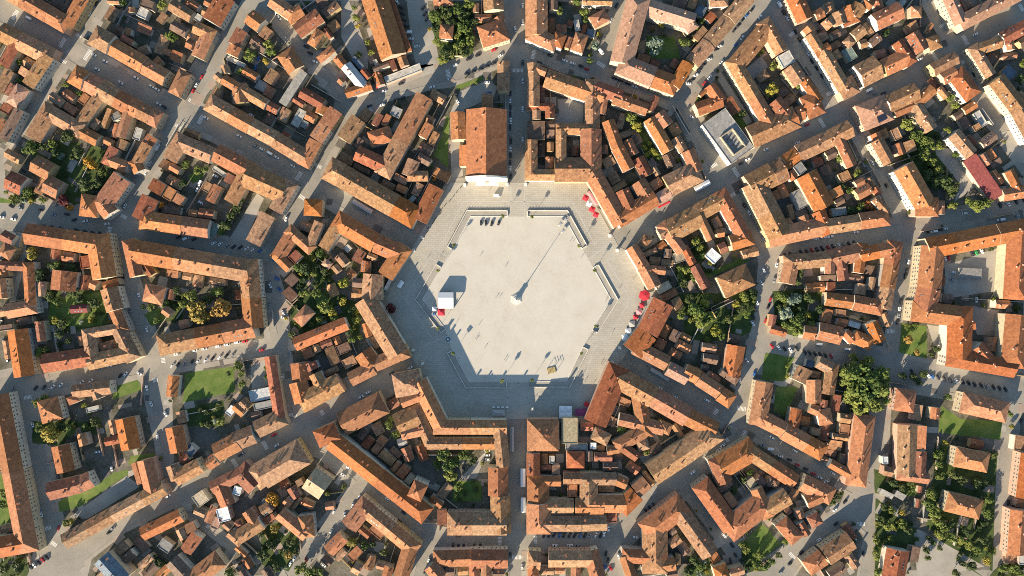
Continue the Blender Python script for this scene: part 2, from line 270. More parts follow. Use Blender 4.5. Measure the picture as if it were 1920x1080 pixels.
ORD = "zeroth first second third fourth fifth sixth seventh eighth ninth tenth eleventh twelfth thirteenth fourteenth fifteenth sixteenth seventeenth eighteenth nineteenth".split()
TENS = {2: "twent", 3: "thirt", 4: "fort", 5: "fift", 6: "sixt"}
def ordinal(n):
    if n < 20: return ORD[n]
    t = TENS[n // 10]
    return t + "ieth" if n % 10 == 0 else t + "y-" + ORD[n % 10]
HOUSES = """
0 -26 128 48 34 b 9 o 4
126 46 166 -24 26 g 9 o 2
0 58 98 108 36 b 9 t 4
90 104 52 160 26 g 10 t 2
20 98 6 124 22 g 7 r
18 132 -4 172 20 g 7 t
44 163 22 198 28 h 7 p
26 158 14 178 18 g 6 r
12 226 -6 256 22 g 7 o
36 205 6 262 20 g 9 b 2
172 64 208 84 40 a 11 t
208 86 270 122 34 g 9 o 2
270 124 312 147 32 g 9 o 2
246 14 246 24 14 g 5 t
264 33 272 16 18 f 5 w
258 50 284 60 16 s 3 r
234 58 246 60 13 h 5 o
216 54 232 62 18 g 5 b
260 96 278 90 14 g 5 t
288 112 298 122 22 h 6 o
305 94 320 100 12 g 5 o
298 42 310 26 12 s 4 t
202 2 224 4 10 g 6 t
264 4 288 12 16 f 6 b
134 137 160 152 38 a 9 o
160 152 186 166 38 g 9 o
186 166 242 198 36 g 9 o 3
244 198 300 226 34 b 9 o 4
178 192 154 225 24 g 7 t
206 204 192 240 10 s 5 t
214 212 220 224 16 f 4 g
240 212 226 258 20 g 8 o
262 240 255 262 14 f 5 w
286 256 272 276 22 g 7 o
95 204 61 260 34 g 8 t 2
108 220 150 244 30 g 7 t
150 246 184 264 24 g 7 o
196 262 212 270 14 g 5 o
424 -6 396 42 38 g 9 r 2
364 50 402 68 24 g 8 t
384 78 370 108 26 g 8 o
350 80 362 86 18 g 6 o
320 8 360 32 24 g 8 t
366 30 378 38 14 f 5 w
380 20 396 28 16 g 7 t
322 46 350 62 20 g 7 b
384 2 400 10 14 g 7 o
348 134 326 178 26 h 9 o
466 30 490 48 30 g 8 o
454 56 438 84 24 g 8 r
442 86 434 104 24 g 8 o
426 108 460 124 8 f 4 w
420 122 424 138 14 g 6 t
404 140 416 150 16 g 7 t
418 148 442 162 20 g 7 o
400 172 412 178 20 f 6 t
448 160 452 194 28 g 8 o
466 176 500 196 22 g 7 t
532 96 556 132 34 a 8 o 2
570 134 530 196 18 s 7 w
564 172 606 196 22 g 8 r
606 198 600 214 20 g 7 o
630 206 592 262 28 g 9 o 3
552 236 568 206 16 f 4 w
388 190 470 236 34 a 9 o 3
470 236 516 261 32 g 9 t 2
496 244 508 246 16 f 9 w
528 250 542 258 12 g 6 r
508 0 540 22 26 g 8 o
546 30 566 18 28 g 8 o
600 28 556 60 30 g 9 r
584 66 600 76 34 h 8 o
606 96 616 108 36 h 8 o
536 28 562 10 8 f 8 w
636 148 644 156 14 g 6 o
516 262 572 296 32 g 9 o 3
592 264 572 302 26 g 9 O 2
700 -12 738 106 50 g 10 o
726 -12 764 98 18 s 7 r
722 151 789 125 14 f 4 w
702 112 708 124 8 f 4 w
648 122 678 158 22 g 7 W
662 108 680 128 10 f 6 B
648 176 696 160 18 g 7 o
812 4 848 -4 26 h 8 o
824 58 850 60 28 h 7 o
924 -10 926 20 38 g 9 t
932 32 938 42 24 g 7 o
892 6 892 24 12 g 6 t
900 70 950 54 42 h 9 o
796 180 716 330 34 b 10 o 3
672 222 644 262 30 g 8 t
944 115 944 172 24 g 9 t
858 210 860 262 28 g 9 o
1006 -10 1006 48 42 g 10 o
990 60 1044 84 30 h 9 o
1052 62 1042 88 24 h 9 o
1074 76 1098 84 36 h 8 o
1118 24 1130 46 34 h 8 o
1100 60 1116 64 14 f 4 B
1064 42 1074 46 12 g 4 r
1080 38 1084 58 10 f 4 w
1092 2 1148 4 14 g 8 t
1199 -8 1166 116 44 g 12 p
1160 118 1226 145 40 a 12 p
1226 146 1270 162 38 b 11 O
1200 10 1290 38 34 g 11 p
1264 162 1290 118 24 g 11 O
1023 146 1122 180 36 g 10 t 3
1000 118 1000 190 24 g 10 t 2
1008 130 1024 136 16 g 9 o
1017 160 1017 192 8 s 6 r
988 200 1018 200 14 g 9 r
1006 206 1006 224 16 g 8 t
1031 196 1031 222 18 g 8 r
989 244 1022 244 34 f 8 b
1111 190 1111 238 28 g 9 t
1124 166 1166 182 26 g 10 r
1150 184 1214 206 24 g 9 o 2
1132 186 1128 214 16 g 8 o
1234 212 1252 236 26 g 9 o
1218 222 1254 284 26 g 9 o 2
1298 118 1404 -8 30 g 9 t 4
1330 4 1366 2 20 h 7 t
1306 16 1322 24 20 f 6 B
1284 54 1304 40 24 h 9 p
1326 40 1338 26 16 g 5 r
1427 66 1389 111 34 g 9 t
1438 50 1466 98 28 g 9 t 2
1468 100 1480 122 26 f 9 w
1480 124 1502 156 30 g 9 t
1506 148 1526 176 20 g 8 O
1508 204 1540 190 46 h 9 O
1466 234 1494 220 34 g 9 O
1494 214 1508 210 28 g 8 o
1452 188 1472 212 28 g 8 r
1474 200 1486 214 8 f 8 w
1374 114 1438 222 30 g 9 o 3
1406 258 1464 232 44 g 9 t 2
1330 160 1352 192 24 g 8 O
1306 206 1354 188 26 g 8 O
1312 180 1326 168 8 g 8 O
1338 218 1392 292 54 f 9 g !modern
1424 148 1440 136 16 h 5 t
1488 -10 1510 38 34 g 9 O 2
1512 50 1522 62 22 g 8 o
1518 64 1532 86 22 g 8 t
1536 98 1556 88 20 g 9 O
1548 106 1574 150 28 g 9 t 2
1574 172 1606 156 36 h 9 t
1528 30 1544 22 20 g 7 o
1548 36 1560 50 24 g 7 t
1570 22 1578 46 26 g 7 t
1580 48 1600 38 10 g 7 O
1592 10 1600 36 24 g 7 o
1586 72 1598 86 18 h 6 t
1586 90 1600 112 20 f 5 G
1600 28 1614 10 28 g 8 t
1640 42 1690 18 34 g 9 O
1688 2 1696 8 14 f 5 w
1708 22 1728 22 22 h 6 o
1710 62 1730 96 28 g 8 r
1682 78 1704 110 24 g 8 r 2
1656 128 1686 114 34 g 9 O
1740 84 1764 76 26 h 8 t
1740 60 1748 44 8 s 5 o
1640 104 1660 98 16 g 6 r
1600 70 1620 54 22 g 6 t
1612 84 1626 80 16 g 6 t
1610 144 1648 124 46 g 9 t 2
1776 -14 1802 44 28 g 10 p
1800 44 1908 -12 30 a 10 p 2
1836 92 1878 78 22 g 9 t
1878 74 1926 48 26 g 9 r 2
1830 96 1858 142 24 g 9 t
1868 148 1912 206 36 g 9 t 2
1910 206 1940 262 34 g 9 t 2
1892 70 1896 94 16 g 8 o
1884 128 1900 144 20 f 5 B
1790 134 1826 182 36 h 9 O
1766 148 1792 134 26 g 9 O
1748 132 1794 108 26 g 9 t
1664 196 1720 170 34 g 9 t 2
1676 212 1696 204 20 g 8 o
1722 190 1750 166 22 g 8 o
1612 222 1668 200 52 h 9 p
1640 250 1652 276 20 g 7 o
1724 210 1746 244 28 g 7 t
1830 210 1846 236 14 f 4 w
1840 204 1862 234 4 f 3 w
62 305 96 324 34 g 7 o
14 336 44 350 36 g 7 r
85 344 112 358 34 g 7 o
150 384 184 388 42 h 9 o
182 368 208 402 32 g 9 o
229 332 205 366 38 g 8 r 2
254 306 262 322 24 g 8 o
214 304 240 314 22 g 8 o
214 276 204 296 20 g 7 r
276 270 262 296 22 g 8 t
300 340 288 360 28 g 8 r
282 370 266 404 34 g 8 r
262 412 392 430 36 a 8 o 4
48 438 178 458 40 g 11 o 3
185 456 196 522 46 g 11 o 2
4 440 26 452 22 g 8 r
2 464 24 478 26 h 8 o
36 436 28 476 10 f 4 w
0 500 8 520 20 g 8 o
12 498 46 500 18 g 6 r
54 508 57 562 22 g 7 o
2 522 6 560 18 g 8 o
122 508 118 545 48 g 7 o
170 530 182 536 20 g 7 o
246 470 466 508 44 g 11 o 4
246 474 256 518 26 g 10 o
270 494 286 516 16 g 8 r
318 300 340 262 30 g 8 t 2
350 272 398 292 32 g 8 t
404 286 452 312 36 g 8 o
468 312 432 380 28 g 9 t
470 332 528 358 46 g 10 t
540 352 516 396 28 g 10 t
502 402 474 456 30 g 8 t
400 314 424 330 9 f 4 w
570 388 604 390 32 h 8 O
598 416 584 452 18 g 7 t
624 436 606 466 22 g 7 t
548 438 524 478 28 g 8 o
552 440 572 458 22 g 8 o
524 484 544 504 20 g 7 O
606 490 620 500 14 h 5 p
626 498 636 510 14 g 5 t
408 420 396 444 12 f 5 G
776 300 764 330 24 g 8 t
764 330 802 330 20 g 8 t
612 314 640 329 46 a 10 t
640 329 676 350 45 g 10 t
676 350 740 386 45 g 10 t 2
740 386 782 410 44 b 10 O
818 350 786 414 30 g 10 r 2
744 350 762 358 14 g 7 O
770 370 776 376 14 f 7 w
650 424 704 456 38 g 9 O
704 456 742 472 36 g 9 o
754 470 722 518 32 g 12 o 2
700 514 696 562 38 g 11 t
732 524 722 544 6 f 4 W
648 462 656 470 12 f 5 w
654 508 664 518 14 h 5 o
868 272 868 312 14 s 8 o
996 262 996 318 24 g 10 t 2
986 328 1040 328 22 g 10 t
1040 318 1086 318 46 g 11 t
1052 244 1052 290 20 g 9 t
1052 242 1098 242 22 g 9 t
1108 258 1108 298 40 g 8 o
1030 294 1030 316 16 g 7 o
1140 226 1158 276 24 g 10 o
1158 276 1180 318 26 g 10 o
1176 262 1190 290 18 g 8 O
1196 296 1214 330 24 g 8 r
1112 326 1166 420 34 g 10 o 2
1156 414 1230 370 32 g 10 o 2
1196 340 1222 380 30 g 9 o
1166 356 1184 396 28 g 9 r
1232 374 1256 360 22 g 9 p
1250 350 1312 320 42 b 9 t 2
1290 282 1304 316 26 g 9 o
1142 368 1158 372 12 f 6 w
1184 462 1208 502 24 g 10 o
1210 504 1228 538 28 g 10 o
1236 440 1272 422 24 g 9 t
1270 426 1304 408 44 g 9 t
1204 460 1216 444 18 h 7 t
1204 480 1232 468 10 h 6 t
1214 504 1248 508 16 g 9 o
1262 448 1280 472 24 g 9 o
1262 486 1284 478 20 f 6 k
1350 362 1396 446 30 g 10 O 2
1314 396 1346 378 34 g 9 t
1316 412 1334 450 18 g 9 o
1370 456 1404 446 30 g 9 O
1348 468 1362 462 20 g 8 r
1328 472 1346 488 20 f 8 W
1344 438 1358 436 16 g 7 o
1282 462 1300 496 16 g 7 r
1302 498 1324 540 20 g 7 r
1352 540 1408 514 44 h 8 t
1412 342 1462 440 46 g 11 t 3
1404 350 1450 326 46 g 10 t
1450 328 1472 316 44 g 10 t
1470 306 1496 290 30 g 9 O
1480 322 1490 336 16 g 9 O
1494 308 1506 324 18 f 10 g
1512 326 1546 390 42 g 9 O
1490 358 1506 390 22 f 5 g
1464 442 1528 428 36 g 10 o 2
1474 412 1484 424 14 h 8 o
1506 404 1514 424 18 g 8 o
1534 396 1552 436 26 g 9 O
1558 424 1612 416 30 g 9 t
1612 415 1668 407 32 b 9 o
1496 288 1548 264 34 g 9 t
1548 264 1596 240 34 g 9 t 2
1578 270 1598 312 22 g 8 o
1484 492 1544 486 30 g 9 t 2
1556 478 1556 514 20 g 9 o
1484 494 1476 532 30 g 9 o
1570 482 1610 474 34 g 9 o
1578 500 1582 526 22 g 8 r
1604 346 1620 338 14 g 8 O
1606 366 1632 352 22 g 8 O
1640 372 1664 398 16 g 9 t
1644 262 1668 306 26 g 9 t
1684 268 1692 290 14 g 7 O
1694 312 1730 376 42 g 11 o 2
1724 388 1760 388 36 b 11 o
1816 296 1868 372 26 s 6 R
1788 250 1822 290 28 g 8 t
1892 320 1904 344 20 g 7 O
1880 366 1930 358 24 g 8 o
1874 354 1894 352 8 f 4 w
1738 466 1930 428 40 g 11 O 4
1750 462 1742 540 46 g 11 O 2
1910 440 1902 562 44 b 11 O 2
1798 512 1840 514 20 f 3 g
1612 478 1668 467 28 g 8 O 3
1614 484 1610 512 20 g 8 O
1678 456 1664 540 30 g 9 r 3
12 584 56 576 28 g 8 o
33 618 46 706 40 g 9 O 2
80 682 154 671 36 g 8 r
158 654 164 686 12 f 6 W
164 680 236 664 30 g 9 t
222 616 240 652 30 g 9 t
162 626 222 616 20 g 8 t
166 630 174 680 24 g 8 t
186 656 218 648 24 h 6 t
204 540 216 582 34 g 10 t
214 580 226 608 24 g 9 o
132 580 164 578 16 g 5 R
74 774 114 764 44 h 8 o
134 742 140 756 22 h 8 o
136 734 208 726 26 g 8 t
176 728 184 748 18 g 8 t
162 770 186 764 10 f 4 w
234 784 246 842 38 g 8 O
270 548 308 556 34 h 7 o
306 580 320 590 16 g 6 o
296 648 476 613 40 a 11 o 4
466 500 476 616 38 g 11 o 3
326 704 322 744 22 g 6 o
560 584 578 600 36 h 7 o
552 646 650 606 26 g 8 O
562 680 566 714 36 g 8 o
580 680 586 694 26 g 8 r
558 716 568 752 34 g 8 o
590 700 598 716 24 g 7 t
562 758 638 717 38 a 9 t 2
506 668 522 770 22 g 6 r 2
440 760 458 776 18 g 7 o
452 752 466 766 20 g 7 t
468 744 508 736 22 f 5 W
476 764 512 756 14 f 6 g
428 766 438 774 18 f 5 W
683 560 740 654 42 g 13 t 2
716 678 758 660 28 g 12 o
680 660 704 694 36 g 9 o
656 712 688 696 28 g 9 o
684 606 692 632 12 g 7 o
738 724 790 714 46 h 12.5 t
792 730 826 798 32 g 13 o 2
744 798 784 780 44 g 8 t
752 756 784 744 20 g 9 o
640 796 720 754 46 b 10 O
1244 566 1214 624 42 g 11 r
1214 624 1186 660 42 g 11 O
1190 650 1252 682 30 g 10 o
1252 690 1290 710 28 g 9 p
1158 696 1116 794 44 g 11 r 2
1166 712 1226 745 42 g 10 t 2
1226 745 1290 782 40 g 10 o 2
1200 756 1206 790 28 g 9 o
1160 786 1240 804 24 g 9 o
1250 792 1242 812 26 h 9 o
1068 784 1068 832 30 f 9 k
912 205 912 331 76 g 19 O !church
903 190 924 190 30 h 14 t !chapel
1381 648 1372 698 34 g 9 O
1284 694 1310 708 28 g 9 o
1310 710 1350 736 28 g 9 o 2
1350 738 1374 754 30 b 9 o
1302 694 1320 706 16 g 7 r
1326 702 1348 716 18 g 7 r
1354 694 1380 712 20 g 8 b
1290 782 1326 800 34 g 9 o
1222 890 1280 852 44 g 10 t 2
1280 852 1346 806 44 b 10 t 2
1510 690 1498 716 30 g 8 t
1512 680 1526 684 14 f 6 B
1534 678 1556 690 24 g 9 t
1562 684 1552 740 24 g 9 t
1526 712 1526 756 28 g 9 o
1518 764 1536 772 20 g 8 o
1546 750 1544 764 14 g 8 r
1534 784 1560 780 30 h 9 o
1434 716 1422 786 34 g 9 o 2
1426 784 1470 806 32 g 9 o
1470 808 1546 850 34 b 9 O 3
1556 868 1584 884 18 g 8 O
1622 778 1604 912 40 h 9 O 2
1494 766 1486 806 22 g 8 O
1548 560 1600 567 26 g 8 o 2
1600 567 1656 578 30 b 9 o 2
1664 540 1658 580 28 g 9 t
1506 622 1530 626 26 g 8 o
1534 620 1578 630 34 g 8 o
1444 616 1474 624 18 g 6 r
1450 590 1446 612 14 g 6 r
1600 630 1636 646 26 h 8 O
1634 604 1650 642 24 g 8 O
1584 622 1600 640 18 g 8 O
1592 606 1612 612 10 f 5 W
1742 540 1732 584 46 g 11 O
1722 584 1788 592 40 g 11 O
1800 602 1798 672 48 g 11 O
1812 612 1826 606 24 g 10 O
1800 674 1904 692 34 g 11 O 2
1908 590 1898 690 46 b 11 O 2
1830 650 1856 680 30 g 10 O
1700 730 1694 772 38 h 9 O
1802 754 1890 774 40 h 9 o
1754 764 1752 786 18 g 7 o
1702 796 1700 890 38 g 9 t 2
1728 798 1726 842 16 s 8 o
1726 846 1724 886 24 g 9 r
1696 892 1742 898 20 g 8 o
1660 856 1660 870 10 f 6 W
1656 882 1674 886 18 g 6 t
1790 856 1854 868 38 h 9 o
1774 940 1840 956 38 h 9 o
1926 850 1916 934 24 g 9 O
1912 956 1906 1040 36 g 9 o
1684 1030 1674 1086 44 g 7 r
1726 912 1724 924 8 g 4 r
1722 936 1720 952 9 g 4 r
1650 920 1674 932 10 s 4 g
1678 924 1696 934 12 s 4 g
-4 740 50 1020 42 g 10 O 3
44 1018 -10 1028 40 g 12 O
113 835 124 885 36 g 9 O
90 922 150 908 34 g 8 r
150 908 172 898 32 g 8 r
272 862 282 902 32 g 8 O
250 868 262 908 10 s 6 o
120 1016 210 966 30 g 9 t 3
210 966 308 914 30 g 9 t 3
190 1046 230 1090 36 g 12 B
266 1002 340 966 26 g 8 O
300 1016 320 1030 20 f 5 g
326 800 336 848 34 g 8 O
328 898 376 872 30 g 9 t
322 872 332 900 24 g 9 t
350 838 364 850 18 f 6 B
388 872 406 860 24 g 8 o
404 850 446 828 36 g 9 o
440 828 476 814 36 g 9 t
480 806 526 784 34 g 8 t
396 916 444 892 26 g 9 r
414 914 428 948 30 g 9 O
452 884 480 912 40 g 9 r
474 872 502 910 34 h 10 t
504 884 570 846 54 b 11 t 2
438 918 452 922 16 f 9 W
366 942 386 928 24 f 7 k
408 968 430 962 26 f 8 W
398 978 412 984 22 f 8 p
462 958 474 976 20 g 8 o
458 1000 490 980 28 g 9 t
430 998 446 1012 20 g 9 t
444 976 450 988 14 h 8 r
490 960 506 950 22 g 8 t
492 938 510 952 10 f 6 g
579 895 611 917 48 g 8 k
524 962 560 992 26 g 9 o
572 966 576 1008 30 h 9 o
566 940 588 950 14 g 6 o
610 950 626 948 14 g 6 o
616 1034 644 1006 26 g 8 o
371 1002 348 1034 24 g 7 r
370 1080 414 1046 36 b 9 o
322 1050 346 1076 30 g 8 b
606 800 620 832 44 h 14 O
622 826 802 968 38 b 12 O 3
770 914 796 926 34 h 15 O
684 950 654 988 34 g 10 o
688 956 772 1026 32 g 10 o 3
768 1030 752 1082 30 g 9 o 2
730 1062 724 1084 18 g 8 O
706 1060 722 1064 12 g 7 o
662 1062 676 1070 22 g 7 t
836 801 950 801 28 g 12 t 3
800 832 930 832 22 g 9 o 3
752 814 790 806 24 g 9 o
746 832 762 826 16 g 6 g
796 806 808 834 24 g 9 t
938 816 944 876 26 g 10 t 2
934 876 934 930 38 g 10 O
938 930 940 1000 38 g 10 t 2
838 982 950 982 44 a 10 o 3
812 1048 882 1046 32 a 9 o 2
884 1048 952 1048 36 g 9 r 2
888 1056 890 1084 20 g 8 o
912 1056 912 1084 20 g 8 o
806 1060 826 1084 28 g 9 o
1018 786 1018 846 60 h 11 o
1060 838 1102 838 12 f 7 g
1112 830 1112 842 12 f 6 W
1112 812 1142 826 24 h 8 t
1160 836 1202 812 26 g 9 o
1138 846 1160 842 16 g 8 o
1194 836 1216 830 24 h 8 t
1176 844 1196 858 20 g 7 r
1000 850 1000 892 26 g 10 r
1009 894 1009 942 42 g 10 o
1010 944 1010 1002 46 b 10 o
1030 862 1040 862 14 f 6 w
1062 862 1096 862 32 h 9 r
1114 857 1148 857 16 g 7 r
1056 897 1090 897 22 g 9 t
1090 898 1156 898 24 g 9 t 2
1156 900 1176 908 22 g 9 o
1028 902 1052 902 20 g 8 o
1104 900 1104 936 34 g 9 t
1024 950 1076 950 30 g 9 t
1078 950 1132 950 30 g 9 o
1128 945 1164 945 34 g 9 o
1168 952 1194 926 34 g 9 O
1192 922 1214 904 28 g 9 o
1036 982 1090 982 30 g 9 t 2
1090 982 1138 980 30 g 9 t
1222 990 1272 952 46 g 10 o
1276 962 1332 1040 36 g 9 t 2
1228 992 1228 1044 48 g 9 t
1166 1042 1240 1046 28 a 9 o 2
1172 1044 1186 1086 22 g 9 o
1244 1060 1266 1056 26 g 8 o
1028 1048 1096 1048 32 g 9 t 2
990 1050 1014 1052 36 g 9 t
1000 1060 1000 1090 22 g 9 o
1108 1036 1122 1084 30 g 9 o
1352 876 1416 838 46 b 9 O 2
1346 872 1360 906 30 g 9 r
1312 904 1356 966 38 a 9 O 2
1362 999 1430 944 46 a 10 O 2
1418 916 1426 934 24 g 8 O
1400 912 1416 900 16 f 6 k
1428 862 1492 904 30 g 9 t 3
1504 904 1562 932 34 b 9 o 2
1512 942 1540 930 26 g 8 o
1440 902 1462 906 20 h 7 b
1452 946 1478 930 34 g 8 t
1420 896 1434 908 16 g 7 b
1464 976 1496 1014 30 h 9 o
1498 956 1502 972 16 g 7 o
1500 980 1514 1004 16 g 8 r
1522 964 1534 986 24 h 8 r
1512 1066 1544 1044 34 a 9 o
1548 1044 1596 1012 38 g 9 t 2
1340 1078 1366 1070 30 h 8 O
692 262 734 250 30 h 8 o
668 286 706 304 30 g 7 r
734 206 752 214 18 f 5 g
"""
BLOCKS = """
far-north-west corner|0 -20 165 -30 130 56 120 64 40 16 0 -5
west-edge|-5 38 104 96 60 172 10 280 -5 280
north-west garden|205 -10 452 -10 330 186 318 180 150 80
west orange-tree|128 112 312 222 206 402 0 372 -5 310
north-west triangle|478 22 490 15 640 190 638 200 580 310 568 312 365 195 372 180
north-west drive|340 225 552 340 548 360 488 460 240 418 250 395
north villa-garden|508 -10 952 -10 952 78 840 118 720 152 670 178 655 185 640 160
church|955 112 955 338 848 340 800 420 785 432 605 335 600 325 655 215 690 190 800 160 860 150
curved-roof|985 112 1080 130 1200 172 1275 205 1330 320 1325 335 1150 435 1092 340 985 340
red-umbrella|1180 470 1345 362 1395 430 1432 480 1425 560 1405 680 1380 768 1190 658 1232 560
south-east square-side|1160 690 1375 800 1300 860 1150 990 988 1000 988 788 1100 785
clipped-tower|785 700 840 786 952 786 952 1003 838 1003 800 985 620 850 600 815 720 735
west square-side|600 365 775 465 725 560 768 658 550 780 545 740 540 640 525 540 515 510 550 430
north blue-roof|985 -10 1160 -10 1112 112 1060 108 985 88
pink palace|1185 -10 1420 -10 1280 170 1262 182 1145 132 1150 105
grey modern-building|1425 45 1440 38 1555 185 1550 200 1370 310 1355 315 1300 205 1292 190
north-east red-roof|1485 -10 1730 -10 1772 70 1770 82 1585 185 1575 175
far-north-east corner|1760 -10 1910 -10 1808 60 1798 60
east-edge terrace|1818 100 1930 40 1930 290 1912 262
north-east orchard|1602 225 1790 115 1850 220 1930 330 1930 372 1780 400 1715 410 1660 310
twin-courtyard|1380 345 1590 228 1610 262 1685 405 1690 418 1560 445 1450 455 1385 360
east tall-tree|1470 485 1690 450 1680 560 1665 660 1440 625 1455 560
east red-ranges|1725 430 1930 395 1930 715 1895 705 1700 675 1690 640
east two-lawn|1435 665 1650 690 1640 800 1625 915 1560 880 1410 795 1400 780 1430 690
south-east villas|1665 715 1890 755 1880 800 1850 1090 1640 1090 1650 930 1660 800
south-east edge|1915 760 1930 740 1930 1090 1880 1090
south-east lawn|1385 815 1400 812 1598 925 1590 945 1430 1060 1405 1060 1290 910
far-south-east|1600 975 1500 1060 1480 1090 1610 1090 1625 1000
south-edge|985 1035 1115 1035 1145 1090 985 1090
south-south-east|1275 920 1285 925 1400 1080 1400 1090 1175 1090 1155 1040 1200 1000
south-edge western|952 1035 815 1030 800 1090 952 1090
south-south-west|680 945 788 1025 775 1090 565 1090 600 1040
south-west orange-tree|340 945 545 838 605 845 668 902 530 1075 540 1090 410 1090 445 1025
south-west edge|230 995 330 945 440 1030 400 1090 150 1090 160 1050
south-west gravel-yard|65 735 270 700 300 830 310 910 125 1015 115 1000
far-south-west|-5 740 30 735 80 1020 60 1060 -5 1070
west lawn|330 690 525 655 545 770 530 800 330 910 318 890 312 720
golden-tree courtyard|230 450 495 490 520 625 510 640 300 672 275 600
west blue-pool|45 425 200 440 210 450 255 640 240 665 75 705 15 610 20 560 35 500
far-west|-5 430 30 430 10 520 40 700 -5 710
"""
TREES = """
g 232 5 8 305 10 10 318 68 8 38 117 7 38 150 6 125 160 7 150 175 6 325 70 10 470 105 12 452 135 8 505 85 10 510 100 9
g 815 30 14 855 20 14 880 10 12 870 50 13 860 85 12 882 76 12 830 113 10 878 60 10 822 80 10 665 15 6 668 35 7 690 80 6 697 100 7 860 68 9 845 95 9 835 90 8
d 130 258 14 835 25 14 870 30 12 818 55 10 850 100 10 835 105 12 870 100 10 672 105 8 888 45 10 845 40 11
y 500 115 7 805 55 4 672 50 6
g 1048 22 9 1080 5 10 1095 25 10 1097 38 7 1280 80 10 1106 115 6 1107 103 5 1185 225 12 1178 218 9 1315 40 6 1308 52 6 1448 125 9 1495 160 8 1310 185 6
s 1228 90 17 1115 86 8
y 1122 65 5 1240 48 6 1195 240 12 1445 170 14
d 1285 82 10 1388 214 10 1660 62 8
g 1700 235 14 1715 255 13 1735 265 12 1725 275 10 1780 185 9 1790 198 8 1775 245 8 1918 120 8 1730 290 14 1745 305 10 1758 320 9 1765 335 9 1740 275 12 1755 275 10 1830 385 16 1815 380 10 1850 380 10 1785 385 9 1790 290 7 1610 388 10 1605 325 8
d 1912 150 10 1780 362 10 1705 398 6 1720 400 6 1770 345 16 1750 345 14 1735 330 12 1785 350 12
o 1625 385 9 1635 390 7 1920 125 5
g 60 280 14 195 325 10 54 363 11 82 375 7 110 498 10 350 310 10 370 320 8 385 318 7 452 375 8 415 435 8 455 365 7 100 270 10
d 80 272 12 105 287 10 205 315 9 40 370 9 98 498 10 135 500 10 140 506 8 80 515 12 150 285 12 165 345 15 185 345 12 345 345 9 445 390 9 435 405 10 425 425 10
O 172 309 14 302 385 8 132 390 8 515 935 14
R 122 377 12 735 577 11
Y 65 475 15 375 585 22 418 580 24 515 990 9 542 1040 9 660 1017 10 1700 637 10 1718 660 7
g 585 470 10 600 475 9 560 500 10 590 515 7 678 516 6 665 498 5 808 313 5
y 588 485 6 565 512 6 645 530 12
d 575 505 12 570 525 8 610 510 8 590 530 8
O 815 337 4
y 1225 285 8 1215 290 7
g 1235 295 7 1275 505 8 1113 305 6 1302 452 9 1312 465 8 1320 480 8 1330 492 7 1285 505 10 1300 520 8 1275 518 8 1575 300 10 1592 358 8
d 1280 530 10 1590 395 10 1575 350 10 1500 510 10 1490 525 10 1600 395 8
g 110 565 10 75 660 9 70 755 8 85 745 9 285 575 8 310 570 8 295 600 7 75 800 10 135 805 10 165 800 8 360 555 12 410 548 14 345 570 10
d 95 555 10 140 545 10 150 560 9 180 568 12 120 605 10 115 625 10 88 655 8 120 800 10 180 790 10 335 545 10 390 560 10 130 640 8 270 575 6
y 105 600 8 97 815 18
g 595 550 10 570 548 10 610 575 14 630 600 10 600 600 8 447 685 9 455 700 9 415 790 8 455 720 8 500 705 6 500 690 6 730 795 10 735 785 8 645 912 6 742 815 8
y 625 585 11 645 565 8
d 548 625 7 565 620 6 555 575 5 412 760 9 660 580 9 658 620 9 430 700 6
g 668 600 8 660 635 8 675 632 6 1275 590 10 1165 805 8
g 1305 580 16 1310 600 16 1325 595 14 1352 630 8 1395 555 10 1400 590 8 1465 555 12 1490 600 14 1475 612 12 1495 620 12 1515 610 10
y 1340 618 12 1380 570 8 1320 570 10 1510 592 8 1476 705 5
s 1485 560 14 1472 588 13
d 1390 580 10 1410 550 10 1500 580 10 1515 560 12 1535 580 10 1475 570 10 1460 578 9 1365 600 9 1290 560 10
g 1590 692 20 1612 702 24 1640 700 21 1625 727 25 1600 728 21 1645 730 21 1588 712 16 1612 757 20 1638 758 17 1656 715 13 1655 745 13 1590 745 13 1625 680 14 1600 670 9 1575 700 8 1475 685 5
g 1890 776 8 1775 745 7 1863 560 6 1715 612 7 1700 612 6
d 1710 705 8 1730 700 9 1720 715 9 1690 705 8 1905 578 8 1755 655 7 1745 665 6
g 125 980 8 10 925 10 8 945 9
y 135 978 6
d 35 1060 12 10 1065 10 300 1055 8 290 1045 8
g 590 1070 18 565 1065 12 435 1075 14 615 925 6 683 1022 8
d 495 1040 12 520 1062 10 545 1015 9 510 1020 10 490 1000 8 700 1020 7 720 1035 8 885 860 10
g 830 850 16 840 870 16 845 890 14 820 870 10 870 850 12 835 833 12 860 912 9 855 865 10 1050 928 5 1212 848 6
g 1405 885 7 1425 1040 10 1415 1055 10 1435 1060 8 1400 1030 8 1390 1020 6 1445 1050 8 1472 1015 6 1558 940 8 1440 970 6 1315 1060 9
d 1375 918 8 1395 900 8 1570 930 7 1300 1050 10 1290 1070 10 1460 1040 7
s 1320 1055 7
g 1755 850 9 1760 870 9 1760 890 10 1850 850 6 1745 925 12 1740 945 12 1750 960 12 1765 985 12 1850 935 10 1850 960 10 1670 955 8 1665 985 12 1690 980 10 1640 1010 10 1640 1040 10 1645 1070 10 1780 1005 12 1800 1010 10 1815 1020 10 1830 1030 10 1880 1065 10 1900 1065 10 1760 1000 10
d 1785 890 10 1800 900 10 1830 905 10 1845 905 8 1655 950 8 1650 975 10 1700 992 10 1735 1030 8 1738 1045 6 1675 905 10 1690 912 9 1705 905 8 1820 1060 10 1790 1075 8 1810 995 10 1840 1010 10 1780 980 9 1845 980 8
y 1770 830 6 1690 960 8 1850 1050 8 1895 800 5
"""
